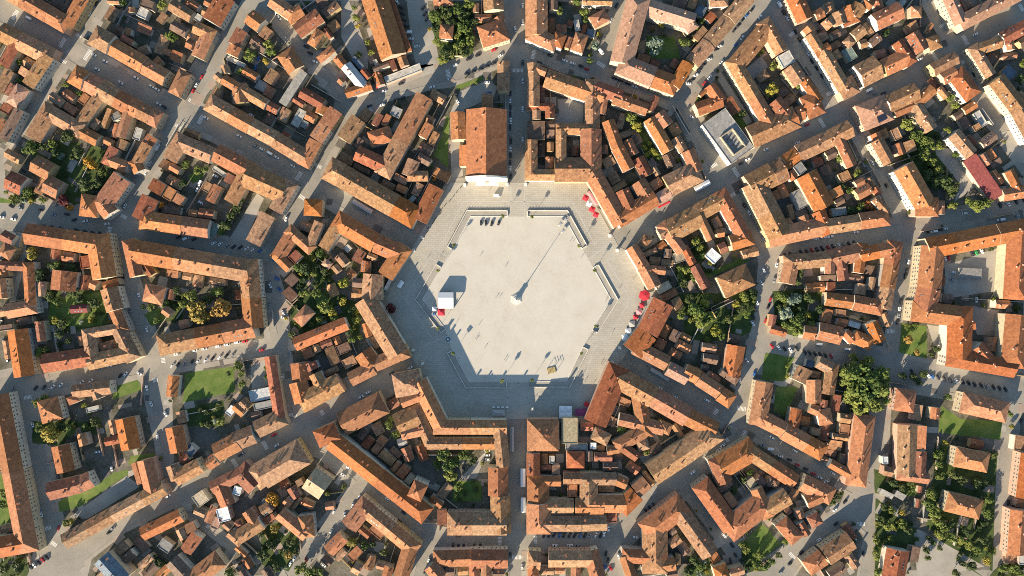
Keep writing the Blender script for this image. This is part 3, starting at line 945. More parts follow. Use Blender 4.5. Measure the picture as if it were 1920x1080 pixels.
CARS = """
#the north-west radial street
55 34 30 W
177 103 30 w
198 115 30 w
183 130 30 w
227 155 30 w
256 146 30 w
285 162 30 ww
298 195 30 wk
387 221 30 w
449 255 30 w
472 216 28 w
480 274 30 g
492 280 30 w
506 287 30 V
519 295 30 w
549 311 30 w
#the far-north-west side street
170 20 120 w
175 12 120 b
181 7 120 k
168 26 120 w
#the garden-side street to the north-west
395 80 120 r
379 144 120 r
369 160 120 wr
296 276 120 W
281 307 120 w
274 324 120 w
235 386 120 w
#the courtyards of the north-west
480 127 115 b
485 110 115 b
371 355 120 w
376 344 120 W
405 330 20 w
377 380 30 w
44 320 30 k
#the shaded street below the white hall
519 27 50 w
524 34 50 w
591 116 20 w
575 88 20 k
582 100 20 k
#the car park beside the long red hall
767 61 0 W
771 73 0 w
782 87 -10 w
794 15 -50 k
797 26 -50 k
800 36 -60 k
745 4 60 w
752 14 20 k
755 26 20 k
758 38 20 k
762 49 20 k
#the ring street north-west of the church
693 199 -20 k
717 197 -20 w
720 171 -20 w
752 157 -20 k
755 184 -20 k
744 187 -20 k
810 164 -20 w
854 122 -25 w
879 111 -20 k
896 104 -20 k
926 94 -20 r
939 104 -30 w
876 138 926 120 -20 kkkkk
#the churchyard
857 182 60 k
859 192 55 w
855 175 60 k
914 155 0 w
917 175 0 b
#the long north street
980 11 90 w
980 42 90 w
966 55 80 w
980 118 90 k
980 152 90 w
980 205 90 w
980 262 90 w
957 175 957 330 90 kwkkwkgkwkkwk
#the ring street north of the curved roof
1012 118 25 k
1031 104 15 k
1059 114 20 w
1074 119 20 w
1089 124 20 k
1127 98 45 W
1152 147 20 k
1164 151 20 k
1177 157 20 k
1191 162 20 w
1100 130 10 r
#the street beside the pink palace
1156 11 115 k
1145 38 115 w
1172 28 112 w
1168 45 112 w
1165 58 112 w
1161 70 112 k
1156 80 112 w
#the diagonal street north of the modern block
1408 20 1376 58 130 kbkkk
1349 87 -20 w
1343 93 -20 k
1330 111 -20 w
1318 122 1298 150 -25 kkwk
1291 157 0 w
1425 32 -50 w
1391 71 -50 w
1379 84 -50 b
1353 116 -50 w
1330 145 -50 w
1320 156 -50 r
1297 220 40 w
#the north-east side street
1461 9 60 V
1469 24 60 k
1476 35 60 w
1491 60 60 k
1499 75 60 k
1515 100 60 w
1522 115 60 k
1531 128 60 k
1541 143 60 k
#the north-east radial street
1513 234 -28 r
1495 268 -28 w
1436 280 -28 w
1402 299 -28 w
1389 306 -28 k
1629 169 -28 W
1640 174 -28 g
1656 175 -28 k
1697 128 -28 w
1725 111 -28 w
1828 65 -28 w
#the side street past the white terrace facade
1635 305 60 w
1662 348 60 k
1826 140 60 k
#the east radial street
1808 400 -5 w
1750 434 -8 V
1763 431 -8 k
1771 429 -8 w
1875 412 -8 W
1906 405 -8 g
1605 435 -8 w
1530 448 -12 w
1546 445 -12 w
1557 443 -12 w
1472 479 1602 455 60 kkgkkrkkrkwgkk
1875 385 1920 375 60 kwkk
#the courtyard of the red ranges
1822 476 60 k
1830 474 60 G
1840 471 60 w
1875 485 0 w
1771 484 60 w
1778 484 70 r
1786 510 10 w
1785 525 10 g
1830 562 90 w
#the street west of the red ranges
1702 490 95 w
1700 508 95 k
1697 518 95 k
1689 565 97 k
1686 578 97 w
1684 592 97 g
1682 603 97 k
#the curving ring street to the east
1404 399 60 w
1395 385 60 k
1380 390 60 b
1426 436 60 w
1432 449 60 w
1456 496 100 w
1451 525 100 g
1432 507 60 w
1427 530 50 w
1444 561 110 r
1440 575 110 k
1435 601 110 r
1419 567 60 w
1416 580 60 k
1411 606 55 w
1412 594 55 k
1400 676 60 w
1387 712 95 w
1414 700 100 b
1530 332 60 w
#the street above the two lawns
1447 649 55 r
1460 652 55 w
1471 654 55 k
1482 656 60 w
1494 654 55 k
1508 660 1558 668 60 kkkkkr
1536 645 5 V
1589 654 5 V
#the street below the red ranges
1740 704 55 w
1747 706 55 b
1710 697 1728 701 60 kk
1758 708 1885 730 60 kkkwkkkkgkkk
#the south-east lane with the long wall
1914 788 100 k
1897 888 100 k
1890 942 100 k
1882 995 100 w
#the far-south-east junction
1602 1008 60 w
1618 1038 80 k
1584 940 130 k
1565 955 140 w
1567 982 140 k
1535 1012 -35 w
1502 1036 -40 k
1481 1056 -40 k
1464 1072 -40 g
#the south-east radial street
1237 727 32 w
1266 744 32 w
1325 750 32 w
1430 834 10 g
1444 841 5 V
1463 855 15 w
1447 820 32 w
1490 845 30 w
1480 862 1525 888 20 krkr
1537 895 20 w
1549 902 -15 w
1561 887 32 w
#the ring street to the south-east
1355 835 -35 w
1347 844 -35 w
1299 885 -40 w
1212 958 1226 946 60 kkk
1192 1007 5 w
#the street south-west of the south-east lawn
1357 1003 50 w
1372 1022 55 k
1369 1050 80 k
1378 1040 1400 1066 60 kkk
#the ring street to the south
1020 1003 1126 1003 120 kkkbkkkbkgwk
1132 1000 90 w
1134 994 90 w
1141 992 90 w
1041 1022 0 w
1069 1022 0 w
1082 1022 0 g
850 1024 900 1024 90 kkkgkk
#the south-bound lane off the ring street
1136 1038 100 k
1140 1050 100 k
1145 1065 60 r
1160 1042 75 w
1135 1062 80 b
#the long south street
979 1062 90 w
957 1040 90 k
#the south-west alleys
655 876 10 w
644 890 30 w
662 947 100 w
647 965 80 w
677 932 30 w
804 1049 110 w
797 1070 110 k
627 958 120 w
630 950 120 k
589 1002 120 w
595 994 120 k
622 995 120 w
552 1047 120 w
545 1056 120 w
574 1049 90 r
607 1059 40 w
561 1030 120 k
#the slanting street by the clipped tower
727 935 35 w
757 961 35 k
749 977 30 k
772 997 35 w
#the clipped-tower courtyard
914 844 0 w
914 853 0 w
914 861 0 w
869 879 80 k
#the south-west radial street
769 690 -30 w
691 735 -28 w
677 744 -28 w
735 700 -30 k
519 835 -28 w
514 815 -28 r
457 848 -28 g
450 853 -28 k
316 930 -35 w
212 990 -35 g
205 998 -35 k
#the far-south-west street
51 836 75 w
46 885 80 k
62 796 75 w
66 982 75 k
75 960 78 b
78 964 75 w
110 990 110 r
58 1063 88 1046 60 kwkrk
#the south-west yard
184 847 -5 w
155 849 70 k
210 878 80 w
296 817 80 w
#the street above the cross-roofed houses
26 728 75 g
67 727 100 726 -50 kkw
115 722 -50 w
154 717 -40 w
171 714 -40 w
236 701 -50 w
226 704 -50 k
262 700 30 w
276 727 80 w
284 757 70 w
311 776 60 w
205 686 -5 w
#the west side street
15 675 80 k
8 640 90 g
5 600 90 k
261 552 80 w
246 585 75 g
276 617 80 w
260 644 80 w
221 480 75 w
220 460 75 k
229 502 75 g
231 518 75 k
#the street south of the golden trees
332 664 -10 w
366 657 -10 w
384 654 -10 w
410 649 -10 w
426 646 -10 w
445 642 -10 w
460 640 -10 r
324 685 -50 w
334 683 -50 k
346 681 -50 g
361 677 -50 k
372 677 -50 w
386 675 -50 w
399 672 -50 k
412 670 -50 w
425 667 -50 k
437 665 -50 g
491 656 -15 r
#the ring street to the west
530 707 95 w
546 662 95 g
531 586 60 w
532 596 20 w
506 572 90 g
524 542 40 b
516 488 10 b
507 535 70 w
520 522 30 b
536 442 110 w
537 410 110 w
#the west radial street
402 456 487 470 145 wwgkkwwb
350 447 -25 V
335 445 -25 k
364 449 -25 k
340 465 5 w
359 467 5 k
376 470 5 g
424 480 8 w
22 387 30 k
39 390 60 g
77 394 10 k
101 402 20 g
126 402 10 k
140 412 -20 k
161 415 -20 w
201 420 -10 w
4 407 10 w
26 411 10 w
85 425 190 438 30 kkkgkkkk
#the north edge of the square
932 367 3 V
#the low ditch wall north of the square
902 418 88 k
911 418 85 k
922 419 100 k
935 418 105 k
"""
ZEBRA = """
28 28 30 8 10;117 80 30 8 9;164 103 30 9 9;119 115 120 5 8;148 67 120 4 7;360 190 120 6 8;376 224 30 7 9;335 238 120 6 8;596 311 120 6 8;560 330 30 7 9;566 370 120 5 9;841 140 -15 8 9;694 203 -20 5 8;970 132 90 9 8;1000 102 15 7 8;1127 121 120 7 9;1485 64 55 5 8;1552 177 55 6 8;1541 230 -30 8 8;1767 48 55 5 8;1752 105 -30 8 8;1810 75 -30 8 9;1915 14 -30 6 8;1807 116 60 4 8;1380 323 -30 8 9;1339 310 60 5 8;1373 366 60 5 8;205 434 8 7 9;232 406 120 5 8;52 745 80 6 8;291 713 80 4 9;306 676 -10 4 9;1390 766 100 7 9;1342 772 30 5 9;1670 621 95 6 8;604 774 -30 4 9;548 778 100 7 8;101 1020 -60 5 9;90 990 75 5 8;497 835 -30 7 9;440 868 -30 7 9;390 987 45 5 8;937 1014 0 6 8;970 1045 90 8 9;1004 1012 0 6 8;1361 822 -35 6 8;1395 813 30 5 8;1485 1042 -40 6 8;1398 1072 55 6 8;1612 983 85 8 9
"""
PATCH = """
lawn 347 700 440 687 441 735 342 755
lawn 212 725 258 712 268 730 212 750
lawn 1435 662 1490 670 1470 715 1427 712
lawn 1455 725 1497 725 1475 780 1450 770
lawn 1427 980 1465 1020 1420 1055 1390 1020
lawn 1765 760 1800 785 1880 792 1875 825 1760 810
lawn 1690 605 1737 612 1738 672 1685 660
lawn 850 902 902 902 902 940 848 940
lawn 838 215 843 222 840 314 812 292 826 262
lawn 855 160 905 142 907 149 858 170
lawn 1370 203 1405 235 1400 248 1385 248
lawn 1320 515 1395 480 1405 490 1325 522
lawn 1212 68 1265 68 1275 110 1215 112
lawn 352 330 372 318 385 330 362 345
lawn 0 370 30 377 30 384 0 380
lawn 110 940 165 920 215 885 240 880 240 890 150 950 112 960
lawn 245 855 290 848 292 858 240 872
lawn 200 590 205 545 95 560 90 610 190 612
lawn 600 545 615 560 600 580 590 560
lawn 1690 905 1715 905 1712 930 1690 930
lawn 270 590 300 575 310 600 285 612
lawn -2 890 12 890 22 985 -2 985
gravel 762 -5 800 -5 824 118 782 132 775 100
gravel 652 -5 690 100 690 130 672 130 640 70 640 -5
gravel 862 172 915 150 934 162 925 182 905 190 870 205 862 250 868 330 847 335 843 215
gravel 482 362 495 372 462 450 430 448
gravel 470 690 502 672 505 720 472 742
gravel 130 970 238 892 262 912 165 972
gravel 1752 270 1790 285 1835 345 1790 378 1800 345 1755 290
gravel 1772 497 1880 462 1895 472 1880 545 1770 560
gravel 1722 992 1845 1062 1720 1092 1714 1000
gravel 1738 608 1786 615 1776 682 1762 678
tiles 1810 573 1873 582 1868 630 1832 628
gravel 1045 185 1095 190 1092 238 1045 236 1048 210
gravel 1395 132 1428 105 1440 125 1412 150
gravel 905 852 915 840 892 898 862 898
yard 770 852 815 870 815 910 780 900
gravel 1875 250 1905 240 1930 270 1930 310 1900 300
yard 430 945 500 915 510 930 450 965
gravel 722 150 790 122 812 120 815 135 725 165
gravel 1490 676 1510 676 1480 720 1472 718
yard 340 810 400 800 420 840 360 850
gravel 1340 140 1350 132 1410 228 1400 235
"""
GARDENS = """
26 1752 832 1782 832 1870 850 1862 1070 1785 1032 1738 985 1738 925 1752 900
22 1642 935 1700 975 1760 1030 1850 1085 1730 1000 1712 1020 1660 1090 1640 1090
8 1880 1055 1925 1060 1925 1085 1850 1085
12 50 275 100 262 215 275 215 345 140 385 105 350 60 290
8 30 350 62 340 70 378 20 380
12 555 462 600 462 640 500 640 540 560 540
14 545 545 625 545 680 570 672 640 640 605 560 640 545 620
10 1265 500 1310 440 1345 500 1325 520 1270 540
16 1270 550 1345 550 1420 545 1408 625 1340 640 1290 640
10 85 545 205 545 205 620 95 625
12 808 18 888 18 888 100 835 115 805 60
10 490 985 545 975 565 1030 540 1070 490 1060
8 1390 1020 1420 1055 1440 1070 1390 1075
12 1450 545 1545 540 1540 600 1500 630 1450 620
8 60 790 190 790 190 815 130 815 120 835 60 830
6 300 560 345 540 345 600 300 605
5 345 765 420 752 420 800 350 800
6 1680 290 1730 270 1770 350 1740 360
8 1720 230 1760 250 1790 360 1750 360
6 0 1040 60 1050 50 1080 0 1080
6 850 902 902 902 902 940 848 940
5 1640 880 1720 900 1720 930 1640 925
6 1290 1045 1330 1040 1335 1080 1285 1080
5 1185 215 1215 225 1240 300 1215 310
"""
# ---------------------------------------------------------------- ground, streets, blocks, square
def px(s): 
    a = [float(t) for t in s.split()]; return list(zip(a[::2], a[1::2]))
R6 = 3200
sheet('ground', [(-R6, -R6), (R6, -R6), (R6, R6), (-R6, R6)], -0.012, FIELD)
sheet('street', [G(-40, -50), G(1960, -50), G(1960, 1130), G(-40, 1130)], 0.0, ASPH)
BL = []
for line in BLOCKS.strip().split('\n'):
    nm, c = line.split('|'); P = px(c)
    BL.append((nm, P, (sum(p[0] for p in P) / len(P), sum(p[1] for p in P) / len(P))))
pv = MB(); yd = MB()
for nm, P, c in BL:
    Q = [G(x, y) for x, y in P]; prism(pv, Q, -0.005, 0.12)
    cx, cy = G(*c)
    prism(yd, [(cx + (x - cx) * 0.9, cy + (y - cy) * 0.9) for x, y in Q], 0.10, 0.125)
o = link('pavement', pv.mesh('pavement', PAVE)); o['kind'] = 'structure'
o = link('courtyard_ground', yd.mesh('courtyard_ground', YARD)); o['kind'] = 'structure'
zz = {'lawn': 0.131, 'gravel': 0.135, 'yard': 0.129, 'tiles': 0.139}
for kind, mat in (('lawn', LAWN), ('gravel', GRAV), ('yard', DGRAV), ('tiles', TILES)):
    mb = MB()
    for line in PATCH.strip().split('\n'):
        k, c = line.split(' ', 1)
        if k != kind: continue
        P = px(c)
        Q = []
        for i in range(len(P)):                       # soften the outline
            a, b = P[i], P[(i + 1) % len(P)]
            for t in (0.0, 0.33, 0.66):
                j = 1.2 if t else 0
                Q.append(G(a[0] + (b[0] - a[0]) * t + rnd.uniform(-j, j), a[1] + (b[1] - a[1]) * t + rnd.uniform(-j, j)))
        prism(mb, Q, 0.05, zz[kind])
    o = link({'lawn': 'lawn', 'gravel': 'gravel_yard', 'yard': 'paved_yard', 'tiles': 'terrace'}[kind], mb.mesh(kind, mat)); o['kind'] = 'structure'
GDN = []
mb = MB()
for line in GARDENS.strip().split('\n'):
    n, c = line.split(' ', 1); P = px(c); GDN.append((int(n), P)); Q = []
    for i in range(len(P)):
        a, b = P[i], P[(i + 1) % len(P)]
        for t in (0.0, 0.25, 0.5, 0.75):
            Q.append(G(a[0] + (b[0] - a[0]) * t + rnd.uniform(-2, 2), a[1] + (b[1] - a[1]) * t + rnd.uniform(-2, 2)))
    if poly_area(Q) < 0: Q = Q[::-1]
    n0 = len(mb.v); mb.add([(x, y, .1265) for x, y in Q], [tuple(range(len(Q)))])
o = link('garden_soil', mb.mesh('garden_soil', UNDER)); o['kind'] = 'structure'
HEX_O = px("846 342 1094 342 1160 462 1176 470 1232 560 1176 662 1154 690 1106 786 840 786 786 698 768 658 725 560 772 466")
HEX_I = px("876 396 953 396 953 406 988 406 988 396 1064 396 1101 461 1092 466 1112 501 1122 496 1159 562 1120 624 1111 619 1093 650 1103 655 1069 725 990 725 990 716 950 716 950 727 873 727 838 662 847 657 836 619 827 624 779 562 818 495 827 500 848 468 839 463")
sheet('square_paving', [G(*p) for p in HEX_O], 0.125, PLAZA)
sheet('square_gravel', [G(*p) for p in HEX_I], 0.131, SAND)
# radial stone strips that lead from the streets to the gravel
st = MB()
def strip(mb, a, b, wpx, z0, z1):
    (x0, y0), (x1, y1) = G(*a), G(*b); d = Vector((x1 - x0, y1 - y0)); L_ = d.length; d.normalize(); n = Vector((-d.y, d.x)) * wpx * S / 2
    prism(mb, [(x0 - n.x, y0 - n.y), (x1 - n.x, y1 - n.y), (x1 + n.x, y1 + n.y), (x0 + n.x, y0 + n.y)], z0, z1)
for a, b in (((958, 346), (958, 404)), ((984, 346), (984, 404)), ((952, 718), (952, 784)), ((988, 718), (988, 784)), ((1100, 488), (1150, 452)), ((1110, 506), (1166, 472)),
             ((1098, 640), (1158, 664)), ((1104, 628), (1166, 650)), ((838, 650), (786, 686)), ((828, 634), (770, 660)), ((838, 480), (790, 448)), ((828, 494), (776, 470)),
             ((870, 378), (1070, 378)), ((858, 746), (1086, 746)), ((868, 380), (828, 458)), ((1074, 380), (1116, 460)), ((1140, 490), (1182, 562)), ((1180, 566), (1140, 636)),
             ((1116, 650), (1084, 744)), ((856, 744), (818, 664)), ((812, 636), (760, 562)), ((760, 558), (802, 488))):
    strip(st, a, b, 1.6, 0.11, 0.137)
o = link('stone_strips', st.mesh('stone_strips', STRIP)); o['kind'] = 'structure'
sheet('junction_paving', [G(277 + 24 * math.cos(k * math.pi / 8), 677 + 22 * math.sin(k * math.pi / 8)) for k in range(16)], 0.0045, PAVE)
sheet('junction_paving', [G(*p) for p in ((122, 96), (150, 82), (166, 100), (140, 116))], 0.0045, PAVE)
# crossings and parking bays
zb = MB()
for e in ZEBRA.strip().split(';'):
    x, y, a, n, L_ = [float(t) for t in e.split()]
    a = math.radians(-a); d = Vector((math.cos(a), math.sin(a))); nn = Vector((-d.y, d.x)); cx, cy = G(x, y)
    inside = any(inpoly(x, y, P) for _, P, _ in BL)
    for k in range(int(n)):
        c = Vector((cx, cy)) + nn * ((k - (n - 1) / 2) * 1.05)
        h = d * L_ * S * 0.42; s_ = nn * 0.27
        q = [c - h - s_, c + h - s_, c + h + s_, c - h + s_]
        zb.add([(v.x, v.y, 0.129 if inside else 0.006) for v in q], [(0, 1, 2, 3)])
CARROWS = []
street = None
for line in CARS.strip().split('\n'):
    if line[0] == '#': street = line[1:]; continue
    t = line.split(); cols = t[-1]; v = [float(q) for q in t[:-1]]
    if len(v) == 3:
        n = len(cols)
        for k, c in enumerate(cols):
            a = math.radians(v[2]); CARROWS.append((street, v[0] + k * 12 * math.cos(a), v[1] + k * 12 * math.sin(a), v[2], c))
    else:
        x0, y0, x1, y1, a = v; n = len(cols)
        for k, c in enumerate(cols):
            f = k / max(1, n - 1)
            CARROWS.append((street, x0 + (x1 - x0) * f + rnd.uniform(-.8, .8), y0 + (y1 - y0) * f + rnd.uniform(-.8, .8), a + rnd.uniform(-4, 4), c))
        da = math.degrees(math.atan2(y1 - y0, x1 - x0))
        if abs(((a - da + 90) % 180) - 90) > 20 and n > 3:
            for k in range(n + 1):
                f = (k - 0.5) / (n - 1); aa = math.radians(-a)
                cx, cy = G(x0 + (x1 - x0) * f, y0 + (y1 - y0) * f)
                c = Vector((cx, cy)); h = Vector((math.cos(aa), math.sin(aa))) * 2.4; s_ = Vector((-h.y, h.x)).normalized() * 0.08
                q = [c - h - s_, c + h - s_, c + h + s_, c - h + s_]
                zb.add([(p.x, p.y, 0.008) for p in q], [(0, 1, 2, 3)])
o = link('road_markings', zb.mesh('road_markings', MARK)); o['kind'] = 'structure'

# ---------------------------------------------------------------- houses
RAW = []
for line in HOUSES.strip().split('\n'):
    t = line.split(); sp = None
    if t[-1][0] == '!': sp = t.pop()[1:]
    n = int(t[8]) if len(t) > 8 else 1
    x0, y0, x1, y1, W = [float(q) for q in t[:5]]
    RAW.append(dict(p=[Vector((x0, y0)), Vector((x1, y1))], W=W, hip=[t[5] in 'ah', t[5] in 'bh'], ty=t[5], h=float(t[6]), co=t[7], n=max(1, (n + 1) // 2) if n < 4 else n - 1, sp=sp, big=(Vector((x1, y1)) - Vector((x0, y0))).length * W))
# roofs that meet at a corner run into each other: a valley at a T, a hip at an L
for a in RAW:
    if a['ty'] in 'fs' or a['sp'] or a['big'] < 420: continue
    for e in (0, 1):
        if a['hip'][e]: continue
        end = a['p'][e]; d = (a['p'][e] - a['p'][1 - e]).normalized(); best = None
        for b in RAW:
            if b is a or b['ty'] in 'fs' or b['sp'] or b['big'] < 420: continue
            q = b['p'][1] - b['p'][0]; L_ = q.length; u = q / L_
            cr = d.x * u.y - d.y * u.x
            if abs(cr) < 0.7: continue
            r = b['p'][0] - end
            t = (r.x * u.y - r.y * u.x) / cr; sx = (r.x * d.y - r.y * d.x) / cr
            if not (0.5 < t < b['W'] / 2 + 9): continue
            ov_ = max(-sx, sx - L_)
            k = 0 if -sx > sx - L_ else 1
            if ov_ > (1 if b['hip'][k] else a['W'] / 2 + 8): continue
            if best is None or t < best[0]: best = (t, b, ov_, k, u)
        if best:
            t, b, ov_, k, u = best
            a['p'][e] = end + d * t
            a['h'] = b['h'] - 0.05
            if ov_ > -a['W'] / 2 and not b['hip'][k]:
                out = u if k else -u
                b['p'][k] = b['p'][k] + out * (ov_ + a['W'] / 2); b['hip'][k] = True
SPEC = []
for a in RAW:
    (x0, y0), (x1, y1) = a['p']; n = a['n']
    cum = [0.0]
    for k in range(n): cum.append(cum[-1] + rnd.uniform(0.75, 1.25))
    for k in range(n):
        f0, f1 = cum[k] / cum[-1], cum[k + 1] / cum[-1]
        h0, h1 = a['hip'][0] and k == 0, a['hip'][1] and k == n - 1
        ty = a['ty'] if a['ty'] in 'fs' else 'h' if h0 and h1 else 'a' if h0 else 'b' if h1 else 'g'
        h = a['h'] + (rnd.uniform(-0.5, 0.5) if 0 < k < n - 1 else 0)
        co = a['co']
        if n > 1 and rnd.random() < 0.35: co = {'o': 't', 't': 'o', 'r': 'o'}.get(co, co)
        SPEC.append([x0 + (x1 - x0) * f0, y0 + (y1 - y0) * f0, x0 + (x1 - x0) * f1, y0 + (y1 - y0) * f1, a['W'] * (rnd.uniform(0.97, 1.03) if 0 < k < n - 1 else 1), ty, h, co, a['sp']])
FOOT = []
for s in SPEC:
    h = s[6]
    a = Vector(G(s[0], s[1], h)); b = Vector(G(s[2], s[3], h)); d = b - a; L_ = d.length; d.normalize()
    W = s[4] * S * (CAM_H - h) / CAM_H
    c = (a + b) / 2
    s += [c, d, L_, W]
    FOOT.append((c, d, L_ / 2, W / 2, h))
# small rear wings and sheds that fill the courtyards behind the houses
PPOLY = [px(l.split(' ', 1)[1]) for l in PATCH.strip().split('\n')]
TREEPT = []
for l in TREES.strip().split('\n'):
    q = [float(t) for t in l.split()[1:]]
    TREEPT += [(q[i], q[i + 1], q[i + 2]) for i in range(0, len(q), 3)]
def covered(p, skip=None, grow=0.0):
    for i, (c, d, hl, hw, h) in enumerate(FOOT):
        if i == skip: continue
        r = p - c
        if abs(r.x * d.x + r.y * d.y) < hl + grow and abs(-r.x * d.y + r.y * d.x) < hw + grow: return True
    return False

for nm, P, c in BL:
    want = int(abs(poly_area(P)) / 3600) + 1; tries = 0
    if nm in ('south-east villas', 'south-west gravel-yard', 'west lawn'): want = 3
    if nm in ('west blue-pool', 'west orange-tree', 'north-west garden', 'golden-tree courtyard'): want = int(want * .6)
    xs = [p_[0] for p_ in P]; ys = [p_[1] for p_ in P]
    while want > 0 and tries < 500:
        tries += 1
        u, v = rnd.uniform(max(2, min(xs)), min(1918, max(xs))), rnd.uniform(max(2, min(ys)), min(1078, max(ys)))
        if not inpoly(c[0] + (u - c[0]) / 0.88, c[1] + (v - c[1]) / 0.88, P): continue
        if any(inpoly(u, v, q) for q in PPOLY) or any(inpoly(u, v, q) for _, q in GDN): continue
        if any(math.hypot(u - a, v - b) < r + 9 for a, b, r in TREEPT): continue
        h = rnd.choice((3.6, 4.5, 5.5, 6.5, 7)); q = Vector(G(u, v, h))
        if covered(q, None, 1.5): continue
        bi = min(range(len(FOOT)), key=lambda i: (FOOT[i][0] - q).length - FOOT[i][2] * 1.0)
        d = FOOT[bi][1]
        if rnd.random() < 0.5: d = Vector((-d.y, d.x))
        n_ = Vector((-d.y, d.x))
        La = Lb = Wa = Wb = 0.0
        while La < 8 and not covered(q + d * (La + 1), None, 0.2): La += .5
        while Lb < 8 and not covered(q - d * (Lb + 1), None, 0.2): Lb += .5
        La = min(La, rnd.uniform(3.5, 8)); Lb = min(Lb, rnd.uniform(3.5, 8))
        def free(k): return not any(covered(q + d * t + n_ * k, None, 0.2) for t in (-Lb * .9, 0, La * .9))
        while Wa < 4 and free(Wa + .7): Wa += .4
        while Wb < 4 and free(-Wb - .7): Wb += .4
        if La + Lb < 5 or Wa + Wb < 3.6: continue
        c_ = q + d * (La - Lb) / 2 + n_ * (Wa - Wb) / 2
        if any(math.hypot((c_.x / S + 960) - t[1], (540 - c_.y / S) - t[2]) < 16 for t in CARROWS): continue
        if any(inpoly((z.x / S) + 960, 540 - z.y / S, pp) for z in (c_, c_ + d * 5, c_ - d * 5, c_ + n_ * 4, c_ - n_ * 4) for pp in PPOLY): continue
        L_, W = La + Lb, min(Wa + Wb, 7.5)
        if W > L_: L_, W, d = W, L_, n_
        f = S * (CAM_H - h) / CAM_H
        a = c_ - d * L_ / 2; b = c_ + d * L_ / 2
        ty = rnd.choice('gggggsf'); co = rnd.choice('ottrobwgk' if ty == 'f' else 'otttrroobb')
        SPEC.append([a.x / f + 960, 540 - a.y / f, b.x / f + 960, 540 - b.y / f, W / f, ty, h, co, None, c_, d, L_, W])
        FOOT.append((c_, d, L_ / 2, W / 2, h)); want -= 1

cm = MB(); cm.box(-.5, .5, -.42, .42, -1.2, 1.3); cm.box(-.62, .62, -.54, .54, 1.298, 1.55, 1, 0.12)
CHIM_ME = cm.mesh('chimney', [CHIM, ROOF['r']])
wm = MB()
wm.box(-.62, .62, 0.0, .10, -.85, .85, 0)
wm.v[4] = wm.v[4]; 
wm.add([(-.48, .103, -.72), (-.03, .103, -.72), (-.03, .103, .72), (-.48, .103, .72)], [(0, 1, 2, 3)][::-1], 1)
wm.add([(.03, .103, -.72), (.48, .103, -.72), (.48, .103, .72), (.03, .103, .72)], [(0, 1, 2, 3)][::-1], 1)
WIN_ME = wm.mesh('window', [FRAME, DARK])
sk = MB(); sk.box(-.45, .45, -.6, .6, -.2, .12); sk.box(-.36, .36, -.5, .5, .1, .125, 1)
SKY_ME = sk.mesh('skylight', [METAL, plain('skylight_glass', (0.2, 0.23, 0.26), 0.1)])

PITCH = 0.42
def roof_mesh(L_, W, ty, h, mats, pitch=PITCH):
    l, w2 = L_ / 2, W / 2
    t = 0.28
    if ty == 'f':
        mb = MB(); e = 0.35
        mb.add([(-l, -w2, h - t), (l, -w2, h - t), (l, w2, h - t), (-l, w2, h - t), (-l, -w2, h + .35), (l, -w2, h + .35), (l, w2, h + .35), (-l, w2, h + .35),
                (-l + e, -w2 + e, h + .35), (l - e, -w2 + e, h + .35), (l - e, w2 - e, h + .35), (-l + e, w2 - e, h + .35),
                (-l + e, -w2 + e, h), (l - e, -w2 + e, h), (l - e, w2 - e, h), (-l + e, w2 - e, h)],
               [(3, 2, 1, 0), (0, 1, 5, 4), (1, 2, 6, 5), (2, 3, 7, 6), (3, 0, 4, 7), (4, 5, 9, 8), (5, 6, 10, 9), (6, 7, 11, 10), (7, 4, 8, 11),
                (8, 9, 13, 12), (9, 10, 14, 13), (10, 11, 15, 14), (11, 8, 12, 15), (12, 13, 14, 15)])
        for i in range(len(mb.m) - 1): mb.m[i] = 1
        return mb.mesh('roof', mats), h
    if ty == 's':
        r = W * 0.2
        mb = MB()
        mb.add([(-l, -w2, h - t), (l, -w2, h - t), (l, w2, h - t), (-l, w2, h - t), (-l, -w2, h), (l, -w2, h), (l, w2, h + r), (-l, w2, h + r)],
               [(3, 2, 1, 0), (4, 5, 6, 7), (0, 1, 5, 4), (1, 2, 6, 5), (2, 3, 7, 6), (3, 0, 4, 7)])
        return mb.mesh('roof', mats), h + r / 2
    r = w2 * pitch
    i0 = min(w2, l * 0.98) if ty in 'ah' else 0
    i1 = min(w2, l * 0.98) if ty in 'bh' else 0
    if i0 + i1 > L_ * 0.96: i0 = i1 = l * 0.96
    rr = r if ty != 'h' or l >= w2 else l * pitch
    mb = MB()
    mb.add([(-l, -w2, h - t), (l, -w2, h - t), (l, w2, h - t), (-l, w2, h - t), (-l, -w2, h), (l, -w2, h), (l, w2, h), (-l, w2, h), (-l + i0, 0, h + rr), (l - i1, 0, h + rr)],
           [(3, 2, 1, 0), (0, 1, 5, 4), (1, 2, 6, 5), (2, 3, 7, 6), (3, 0, 4, 7), (4, 5, 9, 8), (6, 7, 8, 9), (7, 4, 8), (5, 6, 9)])
    for q in (1, 2, 3, 4): mb.m[q] = 1
    if i0 == 0: mb.m[7] = 1
    if i1 == 0: mb.m[8] = 1
    return mb.mesh('roof', mats), h + rr

